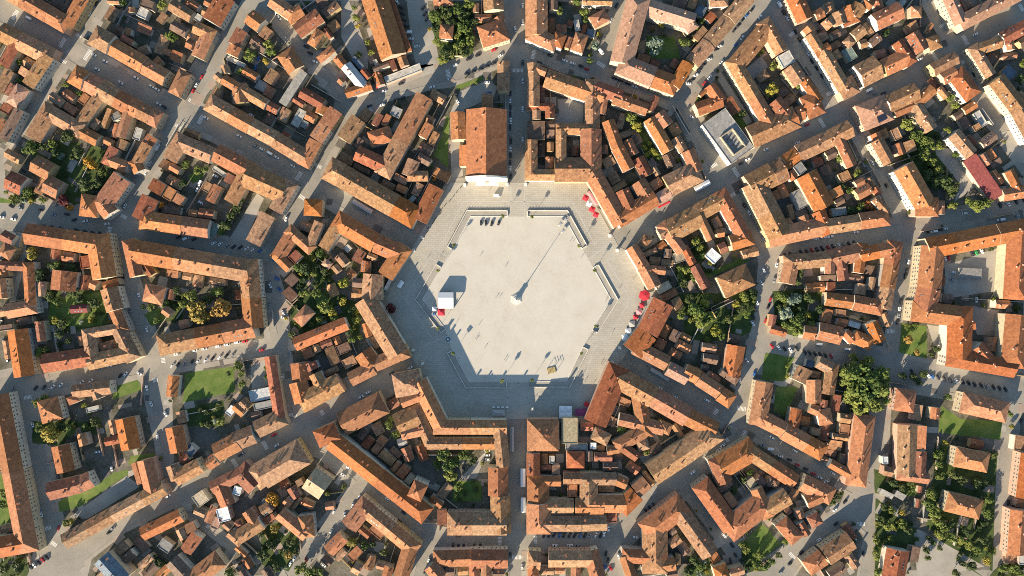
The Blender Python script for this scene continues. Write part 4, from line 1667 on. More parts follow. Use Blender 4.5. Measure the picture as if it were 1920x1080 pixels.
DIRW = ['east', 'north-east', 'north', 'north-west', 'west', 'south-west', 'south', 'south-east']
def place_in_block(u, v):
    best = None
    for i, (nm, P, c) in enumerate(BL):
        d = -1 if inpoly(u, v, P) else min(math.hypot(u - (p[0] + q[0]) / 2, v - (p[1] + q[1]) / 2) for p, q in zip(P, P[1:] + P[:1]))
        if best is None or d < best[0]: best = (d, i)
    nm, P, c = BL[best[1]]
    rad = sum(math.hypot(p[0] - c[0], p[1] - c[1]) for p in P) / len(P)
    dx, dy = u - c[0], c[1] - v
    if math.hypot(dx, dy) < 0.3 * rad: return nm, 'middle'
    return nm, DIRW[int(round(math.degrees(math.atan2(dy, dx)) / 45)) % 8]
def order_labels(items, make):
    """items: (object, u, v, lead word, cat); labels by what they look like, then block side and rank"""
    gr = {}
    for it in items:
        nm, side = place_in_block(it[1], it[2])
        gr.setdefault((it[3], nm, side), []).append(it)
    for (lead, nm, side), L_ in gr.items():
        ew = side in ('east', 'west')
        L_.sort(key=lambda t: t[2] if ew else t[1])
        for k, it in enumerate(L_):
            rank = '' if len(L_) == 1 else ', %s from the %s' % (ordinal(k + 1), 'north' if ew else 'west')
            it[0]['label'] = make(lead, rank, side, nm)
def side_words(side): return 'in the middle of' if side == 'middle' else 'on the %s of' % side

todo = []
NWIN = 0
for i, s in enumerate(SPEC):
    x0, y0, x1, y1, Wp, ty, h, co, sp, c, d, L_, W = s
    ang = math.atan2(d.y, d.x)
    area = L_ * W
    L_ = L_ - 0.04
    if sp: name, cat = ('modern_building', 'building') if sp == 'modern' else (sp, sp)
    elif ty == 'f': name, cat = 'flat_roofed_annexe', 'annexe'
    elif ty == 's': name, cat = 'lean_to', 'lean-to'
    elif area < 85: name, cat = 'outbuilding', 'outbuilding'
    elif ty in 'hab': name, cat = 'hipped_house', 'house'
    elif L_ > 20: name, cat = 'terraced_range', 'building'
    else: name, cat = 'town_house', 'house'
    e = link(name, None, None, (c.x, c.y, 0), ang)
    e['category'] = cat
    wmat = WALLS[3] if x0 > 1895 and y0 > 840 else STONE if sp else rnd.choice(WALLS[:2] * 2 + WALLS)
    rm, top = roof_mesh(L_, W, ty, h, [ROOF[co], ROOF[co] if ty in 'fs' else wmat], PITCH)
    ro = link('roof', rm, e)
    wb = MB(); ov = 0.45 if ty != 'f' else 0.12
    wb.box(-L_ / 2 + 0.16, L_ / 2 - 0.16, -W / 2 + ov, W / 2 - ov, -0.3, h - 0.12)
    wa = link('wall', wb.mesh('wall', wmat), e)
    words_ = ('long ' if L_ > 26 else 'small ' if area < 130 else '') + ROOFWORD[co] + ' ' + {'f': 'flat-roofed', 's': 'sloping-roofed', 'h': 'hipped', 'a': 'half-hipped', 'b': 'half-hipped'}.get(ty, 'gabled') + ' ' + cat
    u, v = (x0 + x1) / 2, (y0 + y1) / 2
    if sp == 'church': e['label'] = 'big orange-roofed church with a pale stone front, facing the square'
    elif sp == 'modern': e['label'] = 'large grey flat-roofed modern building with a pale raised roof frame'
    elif sp == 'chapel': e['label'] = 'hipped tan chancel roof standing behind the big church'
    else: todo.append((e, u, v, words_))
    # chimneys on the slopes
    if ty not in 'fs' and area > 60:
        nc = min(4, max(1, int(area / 130 + rnd.random())))
        for k in range(nc):
            fx = rnd.uniform(-0.42, 0.42) * L_
            fy = rnd.choice((-1, 1)) * rnd.uniform(0.06, 0.3) * W
            if ty in 'hab': fx *= 0.6; fy *= 0.6
            z = h + (W / 2 - abs(fy)) * 0.39
            co_ = link('chimney', CHIM_ME, ro, (fx, fy, z), rnd.choice((0, math.pi / 2)))
            f = rnd.uniform(0.8, 1.35); co_.scale = (f, f, rnd.uniform(0.8, 1.3))
        if rnd.random() < 0.25:
            q = rnd.choice((-1, 1))
            for k in range(rnd.randint(1, 3)):
                fy = q * 0.28 * W; fx = (k - 1) * 2.6
                if abs(fx) < L_ * 0.4 and ty == 'g':
                    so_ = link('skylight', SKY_ME, ro, (fx, fy, h + (W / 2 - abs(fy)) * PITCH + 0.02))
                    so_.rotation_euler = (-q * math.atan(PITCH), 0, 0)
    # windows on the facades that the camera can see past the eaves
    n_ = Vector((-d.y, d.x))
    if h >= 8 and area > 90:
        for sgn, nv, half, dep in ((1, n_, L_ / 2, W / 2 - ov), (-1, -n_, L_ / 2, W / 2 - ov), (2, d, W / 2 - ov, L_ / 2 - 0.16), (-2, -d, W / 2 - ov, L_ / 2 - 0.16)):
            m = c + nv * dep
            see = -(m.x * nv.x + m.y * nv.y)
            if see * h / CAM_H < 2.6: continue
            if any(covered(m + nv * q + Vector((-nv.y, nv.x)) * half * r_, i) for q in (1.5, 3.5) for r_ in (-.6, 0, .6)): continue
            nw = max(1, int((2 * half - 1.5) / 3.0))
            for fl in range(2 if h < 10.5 else 3):
                for k in range(nw):
                    along = (k - (nw - 1) / 2) * (2 * half - 1.5) / nw
                    z = h - 1.75 - fl * 3.1
                    if abs(sgn) == 1: lx, ly, ra = along, (1 if sgn > 0 else -1) * dep, (0 if sgn > 0 else math.pi)
                    else: lx, ly, ra = (1 if sgn > 0 else -1) * dep, along, (-math.pi / 2 if sgn > 0 else math.pi / 2)
                    if rnd.random() < 0.14: continue
                    jx, jy = (rnd.uniform(-.35, .35), 0) if abs(sgn) == 1 else (0, rnd.uniform(-.35, .35))
                    link('window', WIN_ME, wa, (lx + jx, ly + jy, z), ra); NWIN += 1
    if sp == 'modern':
        rb = MB()
        for q in ((-9, 9, -6, -5.2), (-9, 9, 5.2, 6), (-9, -8.2, -5.2, 5.2), (8.2, 9, -5.2, 5.2)): rb.box(q[0] + 6, q[1] + 6, q[2], q[3], h - .05, h + 1.9)
        link('roof_frame', rb.mesh('roof_frame', ROOF['k']), e)
        for q in range(4):
            rb = MB(); rb.box(1 + 3 * q, 2.2 + 3 * q, -2 + q % 2, -.6 + q % 2, h - .05, h + 1.6); link('vent_box', rb.mesh('vent_box', METAL), e)
    if sp == 'church':
        # stone front with pediment and door at the southern gable
        fb = MB(); hw = W / 2 + 0.5
        sg = 1 if d.y < 0 else -1
        xs = sg * (L_ / 2)
        r = W / 2 * 0.36
        P = [(-hw, 0), (hw, 0), (hw, h + .6), (hw * .55, h + r * .75), (0, h + r + 1.6), (-hw * .55, h + r * .75), (-hw, h + .6)]
        v = [(xs + 0.02 * sg, y, z) for y, z in P] + [(xs + 1.4 * sg, y, z) for y, z in P]
        k = len(P)
        fb.add(v, [tuple(range(k)), tuple(range(2 * k - 1, k - 1, -1))] + [(q, (q + 1) % k, k + (q + 1) % k, k + q) for q in range(k)])
        link('stone_front', fb.mesh('stone_front', STONE), e)
        db = MB(); db.box(*sorted((xs + 1.41 * sg, xs + 1.5 * sg)), -1.6, 1.6, 0, 5)
        link('door', db.mesh('door', WOOD), e)
        sb = MB(); sb.box(*sorted((xs + 1.4 * sg, xs + 4.4 * sg)), -9, 9, 0, .2); sb.box(*sorted((xs + 1.4 * sg, xs + 3.6 * sg)), -8.4, 8.4, .2, .4); sb.box(*sorted((xs + 1.4 * sg, xs + 2.8 * sg)), -7.8, 7.8, .4, .6)
        link('front_steps', sb.mesh('front_steps', STONE), e)
order_labels(todo, lambda lead, rank, side, nm: '%s %s the %s block%s' % (lead, side_words(side), nm, rank))

# ---------------------------------------------------------------- trees
def crown_mesh(name, seed, mat, n=620):
    r = random.Random(seed); mb = MB()
    lobes = [(Vector((0, 0, 0.05)), 0.62)]
    for k in range(9):
        a = r.uniform(0, 6.28); q = r.uniform(0.35, 0.62)
        lobes.append((Vector((q * math.cos(a), q * math.sin(a), r.uniform(-0.3, 0.42))), r.uniform(0.26, 0.42)))
    for k in range(n):
        c, R = lobes[int(r.random() ** 1.2 * len(lobes))]
        v = Vector((r.gauss(0, 1), r.gauss(0, 1), r.gauss(0.25, 1))).normalized()
        p = c + v * R * r.uniform(0.72, 1.08); 
        nrm = (v + Vector((r.uniform(-.7, .7), r.uniform(-.7, .7), r.uniform(-.3, .9)))).normalized()
        q = nrm.to_track_quat('Z', 'Y'); s_ = r.uniform(0.055, 0.125); t = r.uniform(0, 6.28)
        cs = [q @ Vector((s_ * math.cos(t + b) * (1.3 if j % 2 else 1), s_ * math.sin(t + b), 0)) + p for j, b in enumerate((0, 1.57, 3.14, 4.71))]
        mb.add(cs, [(0, 1, 2, 3)])
    return mb.mesh(name, mat)
def leaf_mat(name, c):
    m, nt, b = nodes(name, 0.75)
    N = nt.nodes.new; L = nt.links.new
    tc = N("ShaderNodeTexCoord"); f = noise(nt, tc.outputs['Object'], 3.0, 3, 0.6)
    oi = N("ShaderNodeObjectInfo")
    r = ramp(nt, [(0.3, tuple(x * 0.6 for x in c)), (0.5, c), (0.72, (c[0] * 1.7, c[1] * 1.5, c[2] * 1.3))]); L(f, r.inputs['Fac'])
    hs = N("ShaderNodeHueSaturation"); a = N("ShaderNodeMapRange"); a.inputs['To Min'].default_value = 0.465; a.inputs['To Max'].default_value = 0.52
    L(oi.outputs['Random'], a.inputs['Value']); L(a.outputs[0], hs.inputs['Hue'])
    cc = N("ShaderNodeMapRange"); cc.inputs['To Min'].default_value = 1.25; cc.inputs['To Max'].default_value = 0.75
    L(oi.outputs['Random'], cc.inputs['Value']); L(cc.outputs[0], hs.inputs['Value'])
    L(r.outputs[0], hs.inputs['Color']); L(hs.outputs[0], b.inputs['Base Color'])
    return m
LEAF = {'g': ((0.085, 0.115, 0.022), 'green'), 'd': ((0.04, 0.06, 0.016), 'dark-green'), 'y': ((0.20, 0.19, 0.025), 'yellow-green'), 'o': ((0.22, 0.10, 0.025), 'rusty'),
        'O': ((0.34, 0.17, 0.02), 'orange'), 'R': ((0.07, 0.014, 0.012), 'dark-red'), 'Y': ((0.20, 0.155, 0.03), 'golden'), 's': ((0.13, 0.17, 0.12), 'silver-green')}
CROWN = {}
for k, (c, wd) in LEAF.items():
    lm = leaf_mat(wd.replace('-', '_') + '_leaves', c)
    CROWN[k] = [crown_mesh('crown', 11 * q + 3, lm) for q in range(3)]
tm = MB()
tm.tube((0, 0, 0), (0, 0, 0.55), 0.06, 0.045, 7); tm.tube((0, 0, 0.5), (0.02, 0.0, 1.0), 0.045, 0.02, 6)
for k in range(5):
    a = k * 1.257; tm.tube((0, 0, 0.5 + 0.05 * k), (0.3 * math.cos(a), 0.3 * math.sin(a), 0.85 + 0.05 * k), 0.025, 0.008, 5)
TRUNK = tm.mesh('trunk', BARK)
tt = []
def tree(x, y, r, k, trunk=None, name='tree', cat='tree'):
    hh = 0.55 * r + (1.2 if r > 2.5 else 0.3) if trunk is None else trunk      # crown centre
    e = link(name, None, None, (*G(x, y, hh), 0), rnd.uniform(0, 6.28)); e['category'] = cat
    c = link('crown', rnd.choice(CROWN[k]), e, (0, 0, hh + 0.25 * r)); c.scale = (r * rnd.uniform(.82, 1.14), r * rnd.uniform(.82, 1.14), r * rnd.uniform(0.72, 1.0))
    t = link('trunk', TRUNK, e); t.scale = (r * 0.9, r * 0.9, hh + 0.3 * r)
    return e
for line in TREES.strip().split('\n'):
    t = line.split(); k = t[0]; v = [float(q) for q in t[1:]]
    for q in range(0, len(v), 3):
        r = v[q + 2] * S * 1.12
        small = v[q + 2] < 8
        e = tree(v[q], v[q + 1], r, k)
        e['group'] = 'trees in the gardens'
        tt.append((e, v[q], v[q + 1], ('small ' if small else 'broad ' if v[q + 2] > 13 else '') + LEAF[k][1] + ' tree'))
for n, P in GDN:
    done = []; tries = 0
    while len(done) < n and tries < 300:
        tries += 1
        u, v = rnd.uniform(min(p[0] for p in P), max(p[0] for p in P)), rnd.uniform(min(p[1] for p in P), max(p[1] for p in P))
        r = rnd.uniform(3.5, 7.5)
        if not inpoly(u, v, P) or covered(Vector(G(u, v)), None, r * .25) or not (-5 < u < 1925 and -5 < v < 1085): continue
        if any(math.hypot(u - a, v - b) < (r + c) * .75 for a, b, c in done): continue
        k = rnd.choice('ggggddddys'); done.append((u, v, r))
        e = tree(u, v, r * S * 1.1, k, r * S * .5, 'bush', 'bush'); e['group'] = 'bushes in the gardens'
        tt.append((e, u, v, LEAF[k][1] + ' bush'))
order_labels(tt, lambda lead, rank, side, nm: '%s %s the %s block%s' % (lead, side_words(side), nm, rank))

# ---------------------------------------------------------------- courtyard clutter: garden walls, shrubs, paved bits
wl_, sh_, PVC = [], [], []
pb_ = [MB(), MB(), MB()]
for nm, P, c in BL:
    xs = [p[0] for p in P]; ys = [p[1] for p in P]
    ar = abs(poly_area(P)); nwall = int(ar / 9000) + 1; nsh = int(ar / 7500) + 1; npv = int(ar / 1300) + 3
    tries = 0
    while (nwall > 0 or nsh > 0 or npv > 0) and tries < 900:
        tries += 1
        u, v = rnd.uniform(max(0, min(xs)), min(1920, max(xs))), rnd.uniform(max(0, min(ys)), min(1080, max(ys)))
        if not inpoly(u, v, P): continue
        q = Vector(G(u, v))
        if covered(q, None, 1.0): continue
        bi = min(range(len(FOOT)), key=lambda i: (FOOT[i][0] - q).length)
        if (FOOT[bi][0] - q).length > 32: continue
        d = FOOT[bi][1]
        if rnd.random() < 0.5: d = Vector((-d.y, d.x))
        n_ = Vector((-d.y, d.x))
        open_ = any(inpoly(u, v, z) for z in PPOLY)
        if npv > 0 and not open_ and rnd.random() < 0.5:
            a, b = rnd.uniform(2, 5.5), rnd.uniform(1.5, 4)
            k = rnd.randrange(3)
            if any((q - z).length < 13 for z in PVC): npv -= 1; continue
            PVC.append(q)
            prism(pb_[k], [tuple(q + d * (a * i) + n_ * (b * j)) for i, j in ((-1, -1), (1, -1), (1, 1), (-1, 1))], 0.05, 0.1272)
            npv -= 1; continue
        if nwall > 0 and rnd.random() < 0.4:
            La = 0; 
            for step in range(1, 14):
                if covered(q + d * step, None, -0.3) or not inpoly(*[(q.x + d.x * step) / S + 960, 540 - (q.y + d.y * step) / S], P): break
                La = step
            Lb = 0
            for step in range(1, 14):
                if covered(q - d * step, None, -0.3) or not inpoly(*[(q.x - d.x * step) / S + 960, 540 - (q.y - d.y * step) / S], P): break
                Lb = step
            if La + Lb < 6 or open_ or any(inpoly((q.x + d.x * k) / S + 960, 540 - (q.y + d.y * k) / S, z) for k in (-Lb, -Lb / 2, La / 2, La) for z in PPOLY): continue
            mb = MB(); mb.box(-Lb, La, -.16, .16, 0, 2.0); mb.box(-Lb - .05, La + .05, -.24, .24, 2.0, 2.12)
            o = link('garden_wall', mb.mesh('garden_wall', [rnd.choice(WALLS)]), None, (q.x, q.y, .12), math.atan2(d.y, d.x)); o['category'] = 'wall'; o['group'] = 'garden walls'; o['kind'] = 'thing'
            wl_.append((o, u, v, 'plastered garden wall')); nwall -= 1; continue
        if nsh > 0 and not open_:
            k = rnd.choice('gddgdy'); r = rnd.uniform(1.0, 2.3)
            e = tree(u, v, r, k, r * .55, 'shrub', 'shrub'); e['group'] = 'garden shrubs'
            sh_.append((e, u, v, LEAF[k][1] + ' shrub')); nsh -= 1
for k, (mb, m) in enumerate(zip(pb_, (GRAV, DGRAV, TILES))):
    o = link(('pale_paving', 'grey_paving', 'reddish_paving')[k], mb.mesh('paving', m)); o['kind'] = 'structure'
order_labels(wl_, lambda lead, rank, side, nm: '%s %s the %s block%s' % (lead, side_words(side), nm, rank))
order_labels(sh_, lambda lead, rank, side, nm: '%s %s the %s block%s' % (lead, side_words(side), nm, rank))
# ---------------------------------------------------------------- cars
CC = {'w': ((0.68, 0.68, 0.67), 'white'), 'k': ((0.018, 0.018, 0.02), 'black'), 'g': ((0.24, 0.25, 0.26), 'grey'), 'r': ((0.42, 0.02, 0.025), 'red'),
      'b': ((0.04, 0.13, 0.36), 'blue'), 'G': ((0.03, 0.28, 0.08), 'green')}
CARMAT = {}
for k, (c, wd) in CC.items():
    m, nt, b = nodes(wd + '_car_paint', 0.3); b.inputs['Base Color'].default_value = (*c, 1); b.inputs['Coat Weight'].default_value = 0.5; CARMAT[k] = m
TYRE = plain('tyre_rubber', (0.02, 0.02, 0.02), 0.9)
def loft(mb, secs, m=0):
    """secs: (x, half width, z bottom, z top, top half width)"""
    v = []; f = []
    for x, hw, zb_, zt, tw in secs: v += [(x, -hw, zb_), (x, hw, zb_), (x, hw, (zb_ + zt) * .55), (x, tw, zt), (x, -tw, zt), (x, -hw, (zb_ + zt) * .55)]
    for i in range(len(secs) - 1):
        for k in range(6): f.append((i * 6 + k, i * 6 + (k + 1) % 6, (i + 1) * 6 + (k + 1) % 6, (i + 1) * 6 + k)[::-1])
    f.append(tuple(range(6))[::1]); f.append(tuple(range((len(secs) - 1) * 6, len(secs) * 6))[::-1])
    mb.add(v, f, m)
def car_mesh(k, van):
    mb = MB()
    if van:
        loft(mb, [(-2.6, .95, .3, 2.1, .86), (-2.5, .98, .25, 2.25, .88), (1.2, .98, .25, 2.25, .86), (1.75, .97, .25, 1.4, .84), (2.5, .9, .3, 1.0, .74), (2.62, .8, .4, .8, .66)])
        xs = (-1.7, 1.65)
    else:
        loft(mb, [(-2.1, .78, .35, .82, .66), (-2.0, .86, .25, .95, .74), (-1.0, .89, .22, .98, .78), (.8, .89, .22, .95, .78), (1.7, .86, .24, .82, .72), (2.1, .74, .34, .68, .6)])
        xs = (-1.3, 1.3)
    for x in xs:
        for y in (-1, 1):
            mb.tube((x, y * .62, .31), (x, y * .88, .31), .31, None, 10, 1)
    gl = MB()
    if van:
        gl.add([(1.22, -.8, 2.2), (1.22, .8, 2.2), (1.8, .84, 1.42), (1.8, -.84, 1.42)], [(0, 1, 2, 3)][::-1])
        gl.v = [(x + .03, y, z + .03) for x, y, z in gl.v]
        gl.add([(-2.53, -.7, 1.3), (-2.53, .7, 1.3), (-2.53, .7, 2.0), (-2.53, -.7, 2.0)], [(0, 1, 2, 3)])
    else:
        a = [(-1.75, -.74, .93), (1.0, -.74, .93), (1.0, .74, .93), (-1.75, .74, .93)]; b_ = [(-1.15, -.6, 1.42), (.25, -.6, 1.42), (.25, .6, 1.42), (-1.15, .6, 1.42)]
        gl.add(a + b_, [(0, 1, 5, 4), (1, 2, 6, 5), (2, 3, 7, 6), (3, 0, 4, 7)], 0)
        gl.add([(x, y * 1.0, z) for x, y, z in b_], [(0, 1, 2, 3)], 1)
    return mb.mesh('car', [CARMAT[k], TYRE]), gl.mesh('glass', [DARK, CARMAT[k]])
CARME = {}
byst = {}
CARROWS.sort(key=lambda t: math.hypot(t[1] - 960, t[2] - 540))
far_cars = MB(); far_cars_n = 0
FCM = [CARMAT[k] for k in 'wkgrbG'] + [TYRE, DARK]
for idx, (street, x, y, a, c) in enumerate(CARROWS):
    van = c in 'WV'; k = 'w' if van else c
    if (k, van) not in CARME: CARME[(k, van)] = car_mesh(k, van)
    me, gm = CARME[(k, van)]
    z = 0.0
    if any(inpoly(x, y, P) for _, P, _ in BL) or inpoly(x, y, HEX_O): z = 0.135
    if idx >= 312 and not van:
        ca, sa = math.cos(math.radians(-a)), math.sin(math.radians(-a)); gx, gy = G(x, y); sc_ = S * 0 + 1.0
        for src, mi_ in ((me, {0: 'wkgrbG'.index(k), 1: 6}), (gm, {0: 7, 1: 'wkgrbG'.index(k)})):
            vs = [(gx + ca * q.co.x - sa * q.co.y, gy + sa * q.co.x + ca * q.co.y, z + q.co.z) for q in src.vertices]
            for p in src.polygons:
                far_cars.add([vs[i] for i in p.vertices], [tuple(range(len(p.vertices)))], mi_[p.material_index])
        continue
    o = link('van' if van else 'car', me, None, (*G(x, y), z), math.radians(-a) + (math.pi if rnd.random() < .4 else 0))
    s_ = rnd.uniform(0.94, 1.08); o.scale = (s_, s_, s_)
    link('glass', gm, o)
    o['category'] = 'van' if van else 'car'
    o['group'] = 'vehicles in ' + street
    byst.setdefault((street, CC[k][1], 'van' if van else 'car'), []).append((o, x, y))
o = link('distant_cars', far_cars.mesh('distant_cars', FCM)); tag(o, 'remaining small parked cars scattered along the outermost streets of the town', 'cars', None, 'stuff')
for (street, cw, kind), L_ in byst.items():
    ew = max(t[1] for t in L_) - min(t[1] for t in L_) >= max(t[2] for t in L_) - min(t[2] for t in L_)
    L_.sort(key=lambda t: t[1] if ew else t[2])
    for n, (o, x, y) in enumerate(L_):
        rank = '' if len(L_) == 1 else '%s from the %s' % (ordinal(n + 1), 'west' if ew else 'north')
        o['label'] = ('%s %s in %s' % (cw, kind, street)) + (', ' + rank if rank else '')

# ---------------------------------------------------------------- the square
SQ = 0.131
def at(x, y, z=0.0): return (*G(x, y), z)
# monument
e = link('flagpole_monument', None, None, at(968, 561, SQ)); tag(e, 'tall flagpole on a stepped white hexagonal base in the centre of the square', 'monument')
b = MB(); b.lathe([(4.8, 0), (4.8, .25), (4.2, .25), (4.2, .5), (3.6, .5), (3.6, .75)], 6, 0, a0=math.pi / 6)
link('stepped_base', b.mesh('stepped_base', STONE), e)
b = MB(); b.lathe([(2.2, .75), (2.2, 1.2), (1.7, 1.4), (1.6, 3.6), (1.95, 3.8), (1.95, 4.1), (.6, 4.4), (.4, 4.9)], 6, 0, a0=math.pi / 6)
link('pedestal', b.mesh('pedestal', STONE), e)
b = MB(); b.lathe([(.3, 4.8), (.24, 10), (.17, 15), (.12, 18.6), (.3, 18.8), (.3, 19.2), (.08, 19.5)], 10)
link('pole', b.mesh('pole', WOOD), e)
for k in range(6):
    a = k * math.pi / 3; b = MB(); b.tube((2.9 * math.cos(a), 2.9 * math.sin(a), .74), (.35 * math.cos(a), .35 * math.sin(a), 5.6), .1, .07, 6)
    link('strut', b.mesh('strut', METAL), e)

# people: one skinned body, three poses
def person_mesh(pose):
    P = {'pel': (0, 0, .95), 'ch': (0, 0.01, 1.25), 'nk': (0, 0.02, 1.47), 'hd': (0, .03, 1.6), 'tp': (0, .03, 1.72)}
    st = {0: .22, 1: .04, 2: -.18}[pose]
    E = [('pel', 'ch'), ('ch', 'nk'), ('nk', 'hd'), ('hd', 'tp')]
    Rr = {'pel': .15, 'ch': .17, 'nk': .06, 'hd': .1, 'tp': .07}
    for s in (-1, 1):
        q = st * s
        P.update({('hip', s): (.1 * s, 0, .9), ('kn', s): (.11 * s, q * .6 + .04, .5), ('an', s): (.11 * s, q, .09), ('to', s): (.12 * s, q + .17, .05),
                  ('sh', s): (.2 * s, 0, 1.42), ('el', s): (.27 * s, -q * .4 - .02, 1.14), ('wr', s): (.27 * s, -q * .7 + .08, .88), ('hn', s): (.265 * s, -q * .8 + .11, .79)})
        Rr.update({('hip', s): .1, ('kn', s): .065, ('an', s): .045, ('to', s): .04, ('sh', s): .07, ('el', s): .045, ('wr', s): .03, ('hn', s): .035})
        E += [('pel', ('hip', s)), (('hip', s), ('kn', s)), (('kn', s), ('an', s)), (('an', s), ('to', s)), ('ch', ('sh', s)), (('sh', s), ('el', s)), (('el', s), ('wr', s)), (('wr', s), ('hn', s))]
    K = list(P); me = bpy.data.meshes.new('person'); me.from_pydata([P[k] for k in K], [(K.index(a), K.index(b)) for a, b in E], [])
    o = bpy.data.objects.new('tmp', me); COL.objects.link(o)
    o.modifiers.new('s', 'SKIN'); sv = me.skin_vertices[0].data
    for i, k in enumerate(K): sv[i].radius = (Rr[k], Rr[k] * (.75 if k in ('pel', 'ch') else 1))
    sv[0].use_root = True
    o.modifiers.new('u', 'SUBSURF').levels = 1
    dg = bpy.context.evaluated_depsgraph_get(); dg.update()
    m2 = bpy.data.meshes.new_from_object(o.evaluated_get(dg))
    bpy.data.objects.remove(o); m2.name = 'person'
    return m2
SKIN = plain('skin', (0.45, 0.28, 0.2)); HAIR = plain('dark_hair', (0.04, 0.025, 0.018))
CLOTH = {n: plain(n + '_cloth', c, 0.9) for n, c in {'dark': (.03, .03, .04), 'blue': (.05, .09, .2), 'red': (.35, .04, .04), 'white': (.6, .6, .58), 'grey': (.2, .2, .21), 'brown': (.15, .09, .05)}.items()}
POSES = [person_mesh(k) for k in range(3)]
def dressed(me, topc, leg):
    m = me.copy(); m.materials.clear()
    for x in (CLOTH[topc], CLOTH[leg], SKIN): m.materials.append(x)
    for p in m.polygons:
        c = p.center
        p.material_index = 2 if c.z > 1.5 or (abs(c.x) > .22 and c.z < .9) else 0 if c.z > .93 else 1
        p.use_smooth = True
    return m
hb = MB(); hb.lathe([(.105, 1.6), (.118, 1.66), (.1, 1.74), (.05, 1.775), (.01, 1.78)], 10, 0, 0, .02); HAIRME = hb.mesh('hair', HAIR, True)
PEOPLE = """900 480|north-west of the monument, alone on the gravel|dark|0
947 500|just north-west of the monument, alone|blue|1
930 558|west of the monument, first of a pair|dark|0
936 558|west of the monument, second of a pair|grey|2
898 609|south-east of the white stage, by the shadow edge|dark|0
892 634|south-west of the monument, pushing on alone|dark|2
893 637|south-west of the monument, arm in arm companion|brown|0
909 652|south-south-west of the monument, on open gravel|grey|1
946 674|south of the monument, walking close to a friend|red|0
948 677|south of the monument, a pace behind|dark|2
1075 452|inside the north-east ditch corner, nearer the wall|dark|0
1069 452|inside the north-east ditch corner, nearer the gravel|blue|2
1089 484|by the north-east street entrance to the gravel|dark|0
1160 542|beside the bend of the east ditch wall|grey|1
1147 624|outside the east ditch, halfway to the cafe|dark|2
1127 681|in the paved south-east corner, first of a pair|dark|0
1130 684|in the paved south-east corner, second of a pair|brown|1
1144 668|between the two south-east statues|blue|0
1187 524|near the facade north of the red umbrellas|dark|2
1093 700|behind the south-east ditch, northernmost of three|dark|0
1097 714|behind the south-east ditch, middle of three|red|1
1112 720|behind the south-east ditch, southernmost of three|grey|2
969 718|in the south gap of the ditch, western one|dark|0
972 719|in the south gap of the ditch, eastern one|blue|2
862 689|along the south-west ditch, middle of three|dark|0
860 672|along the south-west ditch, northernmost of three|grey|1
866 697|along the south-west ditch, southernmost of three|dark|2
882 702|in the south-west corner of the gravel, in white|white|0
889 706|in the south-west corner of the gravel, in dark clothes|dark|1
915 711|at the shadow edge south of the gravel|white|2
1002 747|in the shade south-east, westernmost of three|dark|0
1011 747|in the shade south-east, easternmost of three|white|2
1007 756|in the shade south-east, nearest the tents|grey|1
826 480|on the paving north-west of the west ditch|dark|0
802 483|on the paving west of the north-west ditch|brown|2
784 510|at the edge of the west shadow|dark|1
1069 760|beside the white tent in the south shade|blue|0
855 606|by the red tent of the stage|dark|2
806 557|west of the white stage, first of a pair|white|0
803 566|west of the white stage, second of a pair|red|1
1137 559|next to the east ditch bend, on the gravel|white|0
1135 566|next to the east ditch bend, facing the wall|dark|2
918 356|near the white van, north edge of the square|dark|0
800 345|on the pavement strip north-west of the square|dark|1"""
DR = {}
for line in PEOPLE.split('\n'):
    p, w_, c, k = line.split('|'); x, y = [float(t) for t in p.split()]; k = int(k)
    leg = 'dark' if c != 'dark' else 'grey'
    if (c, k) not in DR: DR[(c, k)] = dressed(POSES[k], c, leg)
    o = link('person', DR[(c, k)], None, at(x, y, SQ), rnd.uniform(0, 6.28)); link('hair', HAIRME, o)
    tag(o, 'person in %s top %s' % (c, w_), 'person', 'people in the square')

# statues on pedestals at the mouths of the streets
pb = MB(); pb.lathe([(1.5, 0), (1.5, .5), (1.15, .7), (1.05, 2.9), (1.4, 3.1), (1.4, 3.4)], 4, 0, a0=math.pi / 4); PEDME = pb.mesh('pedestal', STONE)
stm = POSES[1].copy(); stm.materials.clear(); stm.materials.append(STONE)
for p in stm.polygons: p.material_index = 0
for x, y, w_ in ((872, 347, 'north-west corner beside the church'), (951, 346, 'west side of the north street mouth'), (986, 346, 'east side of the north street mouth'), (792, 445, 'north side of the north-west street mouth'),
                 (776, 469, 'south side of the north-west street mouth'), (1143, 442, 'north side of the north-east street mouth'), (1157, 469, 'south side of the north-east street mouth'),
                 (1161, 652, 'north side of the south-east street mouth'), (1147, 679, 'south side of the south-east street mouth'), (775, 656, 'north side of the south-west street mouth'),
                 (793, 681, 'south side of the south-west street mouth'), (999, 766, 'south street mouth beside the sunlit wedge')):
    e = link('statue', None, None, at(x, y, 0.125)); tag(e, 'pale stone statue on a pedestal, ' + w_, 'statue', 'statues round the square')
    link('pedestal', PEDME, e)
    f = link('figure', stm, e, (0, 0, 3.4), rnd.uniform(0, 6)); f.scale = (1.7, 1.7, 1.5)

# slender trees at the ends of the ditches
for x, y, w_ in ((942, 406, 'east end of the north-west ditch'), (851, 460, 'lower end of the north-west ditch'), (997, 407, 'west end of the north-east ditch'), (1086, 461, 'lower end of the north-east ditch'),
                 (1115, 507, 'upper end of the east ditch'), (1117, 612, 'lower end of the east ditch'), (1090, 662, 'upper end of the south-east ditch'), (998, 713, 'west end of the south-east ditch'),
                 (850, 662, 'upper end of the south-west ditch'), (942, 714, 'east end of the south-west ditch'), (822, 615, 'lower end of the west ditch'), (822, 507, 'upper end of the west ditch')):
    e = tree(x, y, 1.8, 'g', 6.4, 'young_tree', 'tree'); e.location.z = SQ; tag(e, 'slender young tree at the ' + w_, None, 'young trees round the gravel')
